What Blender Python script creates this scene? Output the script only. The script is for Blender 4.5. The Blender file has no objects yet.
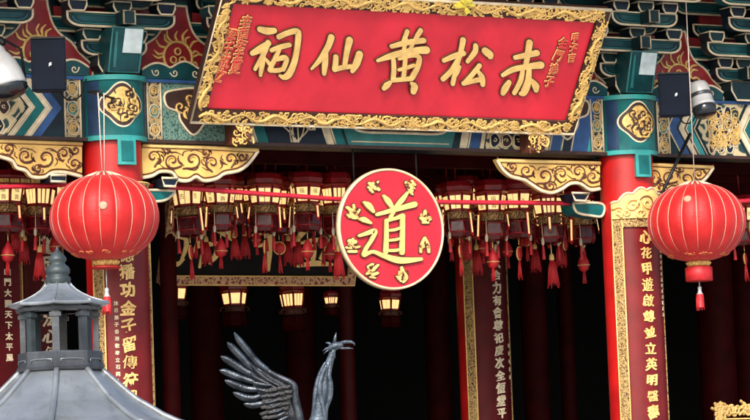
import bpy, math, random
from mathutils import Vector, Matrix, noise
R = math.radians
rnd = random.Random(7)
S = bpy.context.scene
col = S.collection
PI = math.pi

# ------------------------------------------------------------------ camera
F, PSI, TILT, ROLL = 3300.0, R(30), R(5.5), R(2.2)      # focal length in pixels of a 750 px wide picture
CAMZ, DIST = 1.6, 41.0
d_ = Vector((math.sin(PSI)*math.cos(TILT), math.cos(PSI)*math.cos(TILT), math.sin(TILT)))
r0 = Vector((math.cos(PSI), -math.sin(PSI), 0)); u0 = r0.cross(d_)
r_ = r0*math.cos(ROLL) - u0*math.sin(ROLL)
u_ = u0*math.cos(ROLL) + r0*math.sin(ROLL)
CAM = Vector((0, 0, CAMZ + DIST*math.sin(TILT))) - d_*DIST
cd = bpy.data.cameras.new('camera'); cam = bpy.data.objects.new('camera', cd); col.objects.link(cam)
M = Matrix((r_, u_, -d_)).transposed().to_4x4(); M.translation = CAM
cam.matrix_world = M
cd.sensor_width = 36; cd.lens = F/750*36; cd.clip_start = .5; cd.clip_end = 3000
S.camera = cam

# ------------------------------------------------------------------ sky, sun, exposure
SUN_EL, SUN_AZ = R(36), R(-38)          # azimuth from the -Y direction, negative = towards the viewer's left
w = bpy.data.worlds.new('World'); S.world = w; w.use_nodes = True
nt = w.node_tree; bg = nt.nodes['Background']
sky = nt.nodes.new('ShaderNodeTexSky'); sky.sky_type = 'NISHITA'; sky.sun_disc = False
sky.sun_elevation = SUN_EL
sv = Vector((math.sin(SUN_AZ)*math.cos(SUN_EL), -math.cos(SUN_AZ)*math.cos(SUN_EL), math.sin(SUN_EL)))
sky.sun_rotation = math.atan2(sv.x, sv.y)
sky.air_density = 1; sky.dust_density = 2.5
nt.links.new(sky.outputs[0], bg.inputs[0]); bg.inputs[1].default_value = .078
sl = bpy.data.lights.new('sun', 'SUN'); sl.energy = 1.5; sl.angle = R(18); sl.color = (1, .94, .86)
so = bpy.data.objects.new('sun', sl); col.objects.link(so)
so.rotation_euler = (-sv).to_track_quat('-Z', 'Y').to_euler()
vs = S.view_settings; vs.view_transform = 'Standard'; vs.look = 'None'; vs.exposure = 1.70; vs.gamma = 1
vs.use_curve_mapping = False
S.cycles.max_bounces = 6; S.cycles.transparent_max_bounces = 8

# ------------------------------------------------------------------ helpers
def ray(px, py): return d_*F + r_*(px-375) + u_*(210-py)
def P(px, py, Y=0.0):                       # the point of the plane y = Y seen at a photo pixel
    v = ray(px, py); return CAM + v*((Y-CAM.y)/v.y)
def hit(px, py, o, n):
    v = ray(px, py); return CAM + v*((o-CAM).dot(n)/v.dot(n))
def at(px, py, dist): return CAM + ray(px, py)*(dist/F)

def tag(o, label=None, cat=None, group=None, kind=None):
    if label: o['label'] = label
    if cat: o['category'] = cat
    if group: o['group'] = group
    if kind: o['kind'] = kind
    return o
def empty(name, loc, label=None, cat=None, group=None, kind=None):
    o = bpy.data.objects.new(name, None); col.objects.link(o); o.location = loc; o.empty_display_size = .1
    return tag(o, label, cat, group, kind)
def root_loc(o):
    while o.parent: o = o.parent
    return o.location.copy()

class MB:
    def __init__(s): s.v = []; s.f = []; s.m = []; s.sm = []
    def add(s, vs, fs, m=0, smooth=False):
        b = len(s.v); s.v += [Vector(v) for v in vs]
        for f in fs: s.f.append([i+b for i in f]); s.m.append(m); s.sm.append(smooth)
        return s
    def box(s, c, size, m=0, rot=None):
        x, y, z = [a/2 for a in size]; c = Vector(c)
        vs = [Vector((i, j, k)) for i in (-x, x) for j in (-y, y) for k in (-z, z)]
        if rot: vs = [rot @ v for v in vs]
        return s.add([v+c for v in vs], [(0,1,3,2),(4,6,7,5),(0,4,5,1),(2,3,7,6),(0,2,6,4),(1,5,7,3)], m)
    def prism(s, pts, off, m=0, mside=None):          # polygon pts, extruded by vector off
        n = len(pts); pts = [Vector(p) for p in pts]; off = Vector(off)
        s.add(pts + [p+off for p in pts], [list(range(n-1, -1, -1)), list(range(n, 2*n))], m)
        s.add(pts + [p+off for p in pts], [(i, (i+1) % n, n+(i+1) % n, n+i) for i in range(n)], m if mside is None else mside)
        return s
    def tube(s, pts, r, m=0, closed=False, k=6, flat=None):
        pts = [Vector(p) for p in pts]; n = len(pts)
        rr = r if isinstance(r, (list, tuple)) else [r]*n
        vs = []; up = None
        for i, p in enumerate(pts):
            a = pts[(i-1) % n] if (closed or i > 0) else p
            b = pts[(i+1) % n] if (closed or i < n-1) else p
            t = (b-a)
            if t.length < 1e-9: t = Vector((0, 0, 1))
            t.normalize()
            if flat is not None: up = Vector(flat)
            elif up is None: up = Vector((0, 0, 1)) if abs(t.z) < .9 else Vector((1, 0, 0))
            x = t.cross(up)
            if x.length < 1e-6: x = t.orthogonal()
            x.normalize(); y = x.cross(t).normalized(); up = y
            for q in range(k):
                an = 2*PI*q/k; vs.append(p + (x*math.cos(an) + y*math.sin(an))*rr[i])
        fs = []
        for i in range(n if closed else n-1):
            j = (i+1) % n
            for q in range(k): fs.append((i*k+q, i*k+(q+1) % k, j*k+(q+1) % k, j*k+q))
        if not closed: fs += [list(range(k-1, -1, -1)), list(range((n-1)*k, n*k))]
        return s.add(vs, fs, m, True)
    def lathe(s, prof, c, m=0, k=32, axis=None, smooth=True, a0=0, capped=True):
        c = Vector(c); n = len(prof); vs = []
        q = Vector((0, 0, 1)).rotation_difference(Vector(axis)) if axis is not None else None
        for (rad, z) in prof:
            for i in range(k):
                a = a0 + 2*PI*i/k; v = Vector((rad*math.cos(a), rad*math.sin(a), z))
                vs.append((q @ v if q else v) + c)
        fs = [(i*k+j, i*k+(j+1) % k, (i+1)*k+(j+1) % k, (i+1)*k+j) for i in range(n-1) for j in range(k)]
        s.add(vs, fs, m, smooth)
        if capped: s.add(vs[:k], [list(range(k-1, -1, -1))], m); s.add(vs[-k:], [list(range(k))], m)
        return s
    def build(s, name, mats, parent=None, org=None):
        me = bpy.data.meshes.new(name)
        if org is None: org = root_loc(parent) if parent else Vector((0, 0, 0))
        me.from_pydata([tuple(v-org) for v in s.v], [], s.f)
        for mt in (mats if isinstance(mats, (list, tuple)) else [mats]): me.materials.append(mt)
        me.polygons.foreach_set('material_index', s.m); me.polygons.foreach_set('use_smooth', s.sm)
        me.update()
        o = bpy.data.objects.new(name, me); col.objects.link(o)
        if parent: o.parent = parent
        else: o.location = org
        return o

def smooth_path(pts, sub=6, closed=False):
    n = len(pts); out = []
    if n < 3 and not closed:
        return [tuple(a+(b-a)*t/sub for a, b in zip(pts[0], pts[1])) for t in range(sub+1)]
    for i in range(n if closed else n-1):
        if closed: p = [pts[(i+k) % n] for k in (-1, 0, 1, 2)]
        else: p = [pts[max(0, i-1)], pts[i], pts[i+1], pts[min(n-1, i+2)]]
        for t in range(sub):
            u = t/sub
            out.append(tuple(.5*((2*b)+(-a+c)*u+(2*a-5*b+4*c-e)*u*u+(-a+3*b-3*c+e)*u**3) for a, b, c, e in zip(*p)))
    if not closed: out.append(tuple(pts[-1]))
    return out

def mix(a, b, t): return a+(b-a)*t

# ------------------------------------------------------------------ materials
def mat(name, c, rough=.45, metal=0.0, var=.25, scale=6.0, bump=.0, bscale=40.0, spec=.5, emit=None, es=0.0, c2=None, sheen=0, dirt=None, dscale=1.5):
    m = bpy.data.materials.new(name); m.use_nodes = True; t = m.node_tree; b = t.nodes['Principled BSDF']
    b.inputs['Roughness'].default_value = rough; b.inputs['Metallic'].default_value = metal
    b.inputs['Specular IOR Level'].default_value = spec
    tc = t.nodes.new('ShaderNodeTexCoord')
    nz = t.nodes.new('ShaderNodeTexNoise'); nz.inputs['Scale'].default_value = scale; nz.inputs['Detail'].default_value = 6
    t.links.new(tc.outputs['Object'], nz.inputs['Vector'])
    rp = t.nodes.new('ShaderNodeValToRGB')
    e = rp.color_ramp.elements
    e[0].position = .3; e[1].position = .7
    e[0].color = (*[x*(1-var) for x in c], 1); e[1].color = (*(c2 or [min(1, x*(1+var*.6)) for x in c]), 1)
    t.links.new(nz.outputs['Fac'], rp.inputs[0])
    out = rp.outputs[0]
    if dirt:
        n2 = t.nodes.new('ShaderNodeTexNoise'); n2.inputs['Scale'].default_value = dscale; n2.inputs['Detail'].default_value = 10; n2.inputs['Roughness'].default_value = .7
        mp = t.nodes.new('ShaderNodeMapping'); mp.inputs['Scale'].default_value = (1, 1, .25)
        t.links.new(tc.outputs['Object'], mp.inputs[0]); t.links.new(mp.outputs[0], n2.inputs['Vector'])
        r2 = t.nodes.new('ShaderNodeValToRGB'); r2.color_ramp.elements[0].position = .5; r2.color_ramp.elements[1].position = .72
        r2.color_ramp.elements[0].color = (0, 0, 0, 1); r2.color_ramp.elements[1].color = (.6, .6, .6, 1)
        t.links.new(n2.outputs['Fac'], r2.inputs[0])
        mx = t.nodes.new('ShaderNodeMix'); mx.data_type = 'RGBA'
        t.links.new(r2.outputs[0], mx.inputs[0]); t.links.new(out, mx.inputs[6]); mx.inputs[7].default_value = (*dirt, 1)
        out = mx.outputs[2]
    t.links.new(out, b.inputs['Base Color'])
    n3 = t.nodes.new('ShaderNodeTexNoise'); n3.inputs['Scale'].default_value = scale*2.3; n3.inputs['Detail'].default_value = 5
    t.links.new(tc.outputs['Object'], n3.inputs['Vector'])
    mr = t.nodes.new('ShaderNodeMapRange'); mr.inputs[3].default_value = max(0, rough-.12); mr.inputs[4].default_value = min(1, rough+.15)
    t.links.new(n3.outputs['Fac'], mr.inputs[0]); t.links.new(mr.outputs[0], b.inputs['Roughness'])
    if bump:
        nb = t.nodes.new('ShaderNodeTexNoise'); nb.inputs['Scale'].default_value = bscale; nb.inputs['Detail'].default_value = 4
        bp = t.nodes.new('ShaderNodeBump'); bp.inputs['Strength'].default_value = bump; bp.inputs['Distance'].default_value = .02
        t.links.new(tc.outputs['Object'], nb.inputs['Vector'])
        t.links.new(nb.outputs['Fac'], bp.inputs['Height']); t.links.new(bp.outputs[0], b.inputs['Normal'])
    if emit:
        b.inputs['Emission Color'].default_value = (*emit, 1); b.inputs['Emission Strength'].default_value = es
    return m

def fret(name, c1, c2, scale=22.0, rough=.4):           # small carved and gilded filigree
    m = mat(name, c1, rough, .2, .15)
    t = m.node_tree; b = t.nodes['Principled BSDF']
    tc = t.nodes.new('ShaderNodeTexCoord')
    vo = t.nodes.new('ShaderNodeTexVoronoi'); vo.feature = 'DISTANCE_TO_EDGE'; vo.inputs['Scale'].default_value = scale
    wv = t.nodes.new('ShaderNodeTexNoise'); wv.inputs['Scale'].default_value = scale*.6
    ad = t.nodes.new('ShaderNodeMix'); ad.data_type = 'RGBA'; ad.inputs[0].default_value = .12
    t.links.new(tc.outputs['Object'], wv.inputs['Vector'])
    t.links.new(tc.outputs['Object'], ad.inputs[6]); t.links.new(wv.outputs['Color'], ad.inputs[7])
    t.links.new(ad.outputs[2], vo.inputs['Vector'])
    rp = t.nodes.new('ShaderNodeValToRGB'); e = rp.color_ramp.elements
    e[0].position = .12; e[1].position = .2; e[0].color = (*c1, 1); e[1].color = (*c2, 1)
    t.links.new(vo.outputs['Distance'], rp.inputs[0]); t.links.new(rp.outputs[0], b.inputs['Base Color'])
    bp = t.nodes.new('ShaderNodeBump'); bp.invert = True; bp.inputs['Strength'].default_value = .8; bp.inputs['Distance'].default_value = .02
    t.links.new(vo.outputs['Distance'], bp.inputs['Height']); t.links.new(bp.outputs[0], b.inputs['Normal'])
    return m

RED = mat('red lacquer', (.50, .010, .010), .4, var=.3, scale=2.2, bump=.06, bscale=10, dirt=(.20, .004, .006), dscale=3.2)
PLAQ = mat('plaque red', (.66, .018, .042), .38, var=.2, scale=1.6, bump=.05, bscale=14, dirt=(.46, .011, .025), dscale=2.2)
SIGN = mat('sign red', (.52, .013, .030), .45, var=.2, scale=2.2, bump=.04, bscale=14, dirt=(.36, .008, .02), dscale=2.4)
GOLD = mat('gold leaf', (.82, .55, .19), .42, .08, .2, 7, bump=.2, bscale=35, dirt=(.58, .31, .08), dscale=5)
GOLDC = mat('carved gold', (.74, .48, .15), .42, .12, .35, 14, bump=.3, bscale=50, dirt=(.36, .19, .06), dscale=6)
YEL = mat('ochre gilt', (.78, .48, .13), .45, .05, .22, 5, bump=.2, bscale=30, dirt=(.52, .24, .07), dscale=4)
CREAM = mat('cream line paint', (.68, .58, .40), .5, 0, .25, 10)
BROWN = mat('dark brown recess', (.035, .012, .008), .6, 0, .4, 12)
UMBER = mat('umber line paint', (.10, .025, .012), .6, 0, .4, 10)
TEAL = mat('teal paint', (.006, .125, .13), .38, 0, .35, 4, bump=.05, bscale=14, dirt=(.01, .05, .06), dscale=3, spec=.28)
TEALL = mat('pale teal paint', (.03, .30, .29), .4, 0, .3, 4, dirt=(.02, .12, .13), dscale=3)
NAVY = mat('navy paint', (.004, .009, .026), .4, 0, .5, 3, c2=(.006, .016, .034), dirt=(.006, .022, .028), dscale=2, spec=.28)
NAVYT = mat('dark teal paint', (.005, .018, .028), .4, 0, .5, 3, c2=(.006, .034, .040), dirt=(.003, .006, .012), dscale=2, spec=.28)
TEALD = mat('deep teal paint', (.006, .042, .055), .36, 0, .5, 3, c2=(.008, .075, .085), dirt=(.004, .012, .02), dscale=2.5, spec=.28)
TEALM = mat('mid teal paint', (.02, .16, .16), .4, 0, .35, 4)
NAVYB = mat('slate blue paint', (.012, .035, .085), .4, 0, .35, 5, spec=.28)
BLUE = mat('blue paint', (.03, .085, .23), .4, 0, .35, 5, spec=.28)
GREENP = fret('green scale paint', (.14, .25, .20), (.03, .10, .09), 26)
DECO = fret('gilt scroll paint', (.40, .28, .12), (.015, .03, .03), 16)
GFRET = fret('gilt fretwork', (.46, .30, .11), (.07, .03, .012), 34)
CELL = fret('cream cell paint', (.62, .50, .28), (.015, .05, .05), 7)
MAROON = mat('maroon darkened by hall shade', (.07, .0025, .004), .5, 0, .35, 3, dirt=(.03, .002, .003), dscale=4, spec=.15)  # inner boards and columns: hall shade darkened into the colour
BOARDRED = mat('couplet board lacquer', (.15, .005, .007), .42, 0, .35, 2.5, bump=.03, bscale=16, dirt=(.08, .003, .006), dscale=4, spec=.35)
DKRED = mat('shade darkened red', (.035, .0012, .0018), .6, 0, .4, 3, spec=.06)  # red lacquer taken near black, the hall's shade put into its colour
BLACK = mat('black wood with hall shade', (.0025, .0018, .0018), .7, 0, .4, 3, spec=.2)  # on wall, ceiling and floor the hall's shade is put into the colour
PANELRED = mat('bracket panel red', (.26, .008, .012), .45, 0, .35, 6)
STEEL = mat('weathered lead grey metal', (.24, .262, .28), .36, .62, .18, 2.5, bump=.10, bscale=22, c2=(.33, .355, .375), dirt=(.11, .12, .13), dscale=7)
STEELD = mat('dark grey metal', (.055, .062, .072), .45, .5, .4, 6, bump=.15, bscale=20, dirt=(.12, .13, .14), dscale=5)
PATINA = mat('green grey patina', (.042, .056, .060), .5, .4, .4, 10, bump=.15, bscale=30)
BRONZE = mat('grey bronze', (.04, .048, .062), .28, .7, .5, 9, bump=.25, bscale=60, c2=(.11, .13, .155), dirt=(.015, .018, .022), dscale=9)
BRONZEN = mat('blue grey bronze', (.06, .085, .12), .34, .5, .5, 12, bump=.35, bscale=45, c2=(.15, .19, .24), dirt=(.03, .04, .05), dscale=9)
BRONZED = mat('dark bronze', (.05, .055, .065), .35, .6, .5, 14, bump=.4, bscale=70)
LAMPW = mat('lamp grey enamel', (.40, .41, .42), .3, .1, .12, 3, dirt=(.3, .3, .3), dscale=4)
GLASSD = mat('dark lamp glass', (.015, .02, .025), .08, 0, .3, 6)
SPK = mat('speaker casing', (.002, .005, .013), .6, 0, .3, 6, bump=.05, bscale=120, spec=.12)
WHITE = mat('white plastic', (.75, .78, .8), .4, 0, .1, 5)
PALE = mat('painted pale reflection', (.55, .66, .68), .15, 0, .25, 7)  # glossy reflection on the beam heads, put into colour
ROPE = mat('red rope', (.50, .01, .03), .6, 0, .3, 30)
CORD = mat('pale cord', (.55, .45, .40), .7, 0, .2, 30)
IRON = mat('black iron', (.012, .012, .014), .5, .5, .3, 20)
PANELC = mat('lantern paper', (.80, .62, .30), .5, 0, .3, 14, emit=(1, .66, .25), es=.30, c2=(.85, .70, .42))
PANELLIT = mat('lit lantern paper', (.80, .62, .30), .5, 0, .3, 14, emit=(1, .62, .24), es=.38)
LRED = mat('palace lantern red', (.24, .005, .010), .32, 0, .4, 8, dirt=(.10, .003, .006), dscale=6)
LGLASS = mat('wine glass pane', (.08, .002, .005), .25, 0, .5, 7)
LORN = fret('lantern gilt carving', (.42, .24, .09), (.05, .012, .008), 30)
BEAD = mat('red silk pendant', (.45, .010, .016), .55, 0, .3, 12)
STONE = mat('courtyard stone', (.42, .40, .37), .8, 0, .25, 1.5, bump=.2, bscale=8)
TILE = mat('roof tile ochre', (.45, .26, .06), .5, 0, .3, 4)

SILK = bpy.data.materials.new('lantern silk'); SILK.use_nodes = True
def _silk():
    t = SILK.node_tree; b = t.nodes['Principled BSDF']; o = t.nodes['Material Output']
    tc = t.nodes.new('ShaderNodeTexCoord'); nz = t.nodes.new('ShaderNodeTexNoise'); nz.inputs['Scale'].default_value = 3.5; nz.inputs['Detail'].default_value = 8
    t.links.new(tc.outputs['Object'], nz.inputs[0])
    rp = t.nodes.new('ShaderNodeValToRGB'); e = rp.color_ramp.elements; e[0].position = .3; e[1].position = .7
    e[0].color = (.44, .007, .008, 1); e[1].color = (.62, .018, .018, 1)
    t.links.new(nz.outputs[0], rp.inputs[0]); t.links.new(rp.outputs[0], b.inputs['Base Color'])
    b.inputs['Roughness'].default_value = .5; b.inputs['Specular IOR Level'].default_value = .45
    b.inputs['Sheen Weight'].default_value = .35; b.inputs['Sheen Roughness'].default_value = .45; b.inputs['Sheen Tint'].default_value = (1, .55, .55, 1)
    tr = t.nodes.new('ShaderNodeBsdfTranslucent'); tr.inputs[0].default_value = (.75, .02, .02, 1)
    ms = t.nodes.new('ShaderNodeMixShader'); ms.inputs[0].default_value = .25
    t.links.new(b.outputs[0], ms.inputs[1]); t.links.new(tr.outputs[0], ms.inputs[2]); t.links.new(ms.outputs[0], o.inputs[0])
    w1 = t.nodes.new('ShaderNodeTexNoise'); w1.inputs['Scale'].default_value = 9; w1.inputs['Detail'].default_value = 8; w1.inputs['Roughness'].default_value = .65
    wm = t.nodes.new('ShaderNodeMapping'); wm.inputs['Scale'].default_value = (1, 1, 3.5); t.links.new(tc.outputs['Object'], wm.inputs[0])
    bp = t.nodes.new('ShaderNodeBump'); bp.inputs['Strength'].default_value = .35; bp.inputs['Distance'].default_value = .02
    t.links.new(wm.outputs[0], w1.inputs[0]); t.links.new(w1.outputs[0], bp.inputs['Height']); t.links.new(bp.outputs[0], b.inputs['Normal'])
_silk()

# ------------------------------------------------------------------ writing: brush strokes and glyphs
def brush(mb, stroke, f, h, m=0, grow=0.0, base=0.0):
    """stroke = [(x, y, width)...]; f(x, y, h) -> point; a raised stroke with round ends."""
    pts = smooth_path(stroke, 6)
    L = []; Rr = []
    n = len(pts)
    for i, (x, y, wd) in enumerate(pts):
        a = pts[max(0, i-1)]; b = pts[min(n-1, i+1)]
        tx, ty = b[0]-a[0], b[1]-a[1]; l = math.hypot(tx, ty) or 1; nx, ny = -ty/l, tx/l
        q = wd/2+grow
        L.append((x+nx*q, y+ny*q)); Rr.append((x-nx*q, y-ny*q))
    def cap(p, q, cx, cy, tx, ty, r):
        out = []
        a0 = math.atan2(p[1]-cy, p[0]-cx)
        for k in range(1, 5):
            a = a0 - PI*k/5
            out.append((cx+math.cos(a)*r, cy+math.sin(a)*r))
        return out
    e = pts[-1]; s0 = pts[0]
    c1 = cap(L[-1], Rr[-1], e[0], e[1], 0, 0, e[2]/2+grow)
    c0 = cap(Rr[0], L[0], s0[0], s0[1], 0, 0, s0[2]/2+grow)
    top = [f(x, y, h) for x, y in L] + [f(x, y, h) for x, y in Rr]
    quads = [(i, i+1, n+i+1, n+i) for i in range(n-1)]
    mb.add(top, quads, m)
    mb.add([f(x, y, h) for x, y in [L[-1]]+c1+[Rr[-1]]], [list(range(6))], m)
    mb.add([f(x, y, h) for x, y in [Rr[0]]+c0+[L[0]]], [list(range(6))], m)
    loop = L+c1+Rr[::-1]+c0; k = len(loop)
    mb.add([f(x, y, h) for x, y in loop]+[f(x, y, base) for x, y in loop], [(i, (i+1) % k, k+(i+1) % k, k+i) for i in range(k)], m)

_gl = {}
def glyph(ch, off=.02):
    """outline of one character, emboldened as far as its strokes allow"""
    if (ch, off) in _gl: return _gl[(ch, off)]
    def area(g):
        v = g[0]; t = 0
        for f in g[1]:
            t += abs(sum(v[f[i]][0]*v[f[(i+1) % len(f)]][1]-v[f[(i+1) % len(f)]][0]*v[f[i]][1] for i in range(len(f))))/2
        return t
    g0 = glyph0(ch, 0.0); a0 = area(g0)
    per = sum(math.hypot(g0[0][a][0]-g0[0][b][0], g0[0][a][1]-g0[0][b][1]) for a, b in g0[2])
    g = g0
    for o in (off, off*.8, off*.6, off*.45, off*.3, off*.15):
        if o <= 0: break
        gg = glyph0(ch, o); A = area(gg)
        if a0+per*o*.72 < A < a0+per*o*1.15: g = gg; break
    _gl[(ch, off)] = g
    return g
def glyph0(ch, off):
    cu = bpy.data.curves.new('glyph', 'FONT'); cu.body = ch; cu.size = 1; cu.offset = off; cu.resolution_u = 3
    o = bpy.data.objects.new('glyph', cu); col.objects.link(o)
    dg = bpy.context.evaluated_depsgraph_get(); dg.update()
    me = bpy.data.meshes.new_from_object(o.evaluated_get(dg), depsgraph=dg)
    vs = [(v.co.x, v.co.y) for v in me.vertices]; fs = [list(p.vertices) for p in me.polygons]
    # merge doubles
    key = {}; mp = []; nv = []
    for v in vs:
        k = (round(v[0], 4), round(v[1], 4))
        if k not in key: key[k] = len(nv); nv.append(v)
        mp.append(key[k])
    fs = [[mp[i] for i in f] for f in fs]; fs = [f for f in fs if len(set(f)) == len(f)]
    bpy.data.objects.remove(o); bpy.data.meshes.remove(me); bpy.data.curves.remove(cu)
    xs = [v[0] for v in nv]; ys = [v[1] for v in nv]
    cx, cy = (min(xs)+max(xs))/2, (min(ys)+max(ys))/2
    nv = [(x-cx, y-cy) for x, y in nv]
    ed = {}
    for f in fs:
        for i in range(len(f)):
            a, b = f[i], f[(i+1) % len(f)]; ed.setdefault((min(a, b), max(a, b)), []).append((a, b))
    bd = [x[0] for x in ed.values() if len(x) == 1]
    return (nv, fs, bd)
def write(mb, ch, cx, cy, size, f, h, m=0, off=.02, sx=1.0, shear=0.0, base=0.0, wob=0.0):
    nv, fs, bd = glyph(ch, off)
    a = wob*rnd.uniform(-1, 1)*.11; ph = rnd.uniform(0, 6); ca, sa = math.cos(a), math.sin(a); k1 = 1+wob*rnd.uniform(-.12, .12)
    nv = [(x+wob*(.035*math.sin(5*y+ph)+.012*math.sin(17*y+3*ph)), y*k1+wob*(.10*x+.03*math.sin(6*x+2*ph)+.012*math.sin(19*x+ph))) for x, y in nv]
    nv = [(x*ca-y*sa, x*sa+y*ca) for x, y in nv]
    p = [(cx+(x+shear*y)*size*sx, cy+y*size) for x, y in nv]
    mb.add([f(x, y, h) for x, y in p], fs, m)
    mb.add([f(x, y, h) for x, y in p]+[f(x, y, base) for x, y in p], [(a, b, len(p)+b, len(p)+a) for a, b in bd], m)

def spiral(cx, cy, r, turns=1.3, a0=0.0, sgn=1, tail=0.0, n=22):
    out = []
    for i in range(n):
        t = i/(n-1); a = a0 + sgn*2*PI*turns*t; q = r*(.12+.88*t)
        out.append((cx+q*math.cos(a), cy+q*math.sin(a)))
    if tail:
        x, y = out[-1]; px, py = out[-2]; l = math.hypot(x-px, y-py) or 1
        for i in range(1, 5): out.append((x+(x-px)/l*tail*i/4, y+(y-py)/l*tail*i/4+ .15*tail*(i/4)**2*sgn))
    return out

# =================================================================== SETTING
mb = MB(); mb.add([(-900, -900, 0), (900, -900, 0), (900, 900, 0), (-900, 900, 0)], [(0, 1, 2, 3)])
tag(mb.build('ground', STONE), kind='structure')
FLOOR = 1.2
Z_LB = P(110, 142, -.12).z; Z_LT = P(118, 78, -.12).z        # lintel bottom and top
XL = P(113, 150, -.35).x; XR = P(625, 170, -.35).x
XL = P(112.5, 160, 0).x; XR = P(626.5, 180, 0).x
BAY = XR-XL

mb = MB()
x0, x1 = XL-BAY*1.6, XR+BAY*1.6
mb.box(((x0+x1)/2, 5.0, FLOOR/2), (x1-x0, 14.0, FLOOR))
for k in range(6): mb.box(((x0+x1)/2, -2.0-.3*k-.15, (FLOOR-.2*(k+1)+.2-.2)/2+.0), (x1-x0, .3, max(.05, FLOOR-.2*(k+1))))
tag(mb.build('hall_platform', STONE), kind='structure')

# =================================================================== TEMPLE HALL
hall = empty('temple_hall', (XL, 0, FLOOR), 'traditional temple hall front with red columns, teal painted lintel and dark open interior', 'temple')
TOP = 9.3
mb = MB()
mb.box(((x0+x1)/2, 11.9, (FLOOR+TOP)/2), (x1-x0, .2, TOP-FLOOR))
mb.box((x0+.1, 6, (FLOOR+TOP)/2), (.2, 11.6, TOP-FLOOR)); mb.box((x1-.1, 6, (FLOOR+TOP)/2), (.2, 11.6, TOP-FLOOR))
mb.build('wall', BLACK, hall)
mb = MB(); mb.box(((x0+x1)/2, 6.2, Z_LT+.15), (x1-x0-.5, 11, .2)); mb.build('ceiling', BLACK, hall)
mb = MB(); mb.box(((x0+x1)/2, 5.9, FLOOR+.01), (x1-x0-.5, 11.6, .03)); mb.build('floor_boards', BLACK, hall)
mb = MB()       # roof out of view, its eaves added and sized to shade the bracket zone
yz = [(12.5, TOP+.1), (-2.6, TOP-.35), (-2.6, TOP-.15), (0, TOP+.5), (5, TOP+4.5), (12.5, TOP+.4)]
mb.prism([(x0-1, y, z) for y, z in yz], (x1-x0+2, 0, 0)); mb.build('unseen_roof_with_added_eaves', TILE, hall)
mb = MB(); mb.box(((x0+x1)/2, .28, (Z_LT+TOP)/2), (x1-x0, .12, TOP-Z_LT)); mb.build('upper_wall', NAVY, hall)

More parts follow.
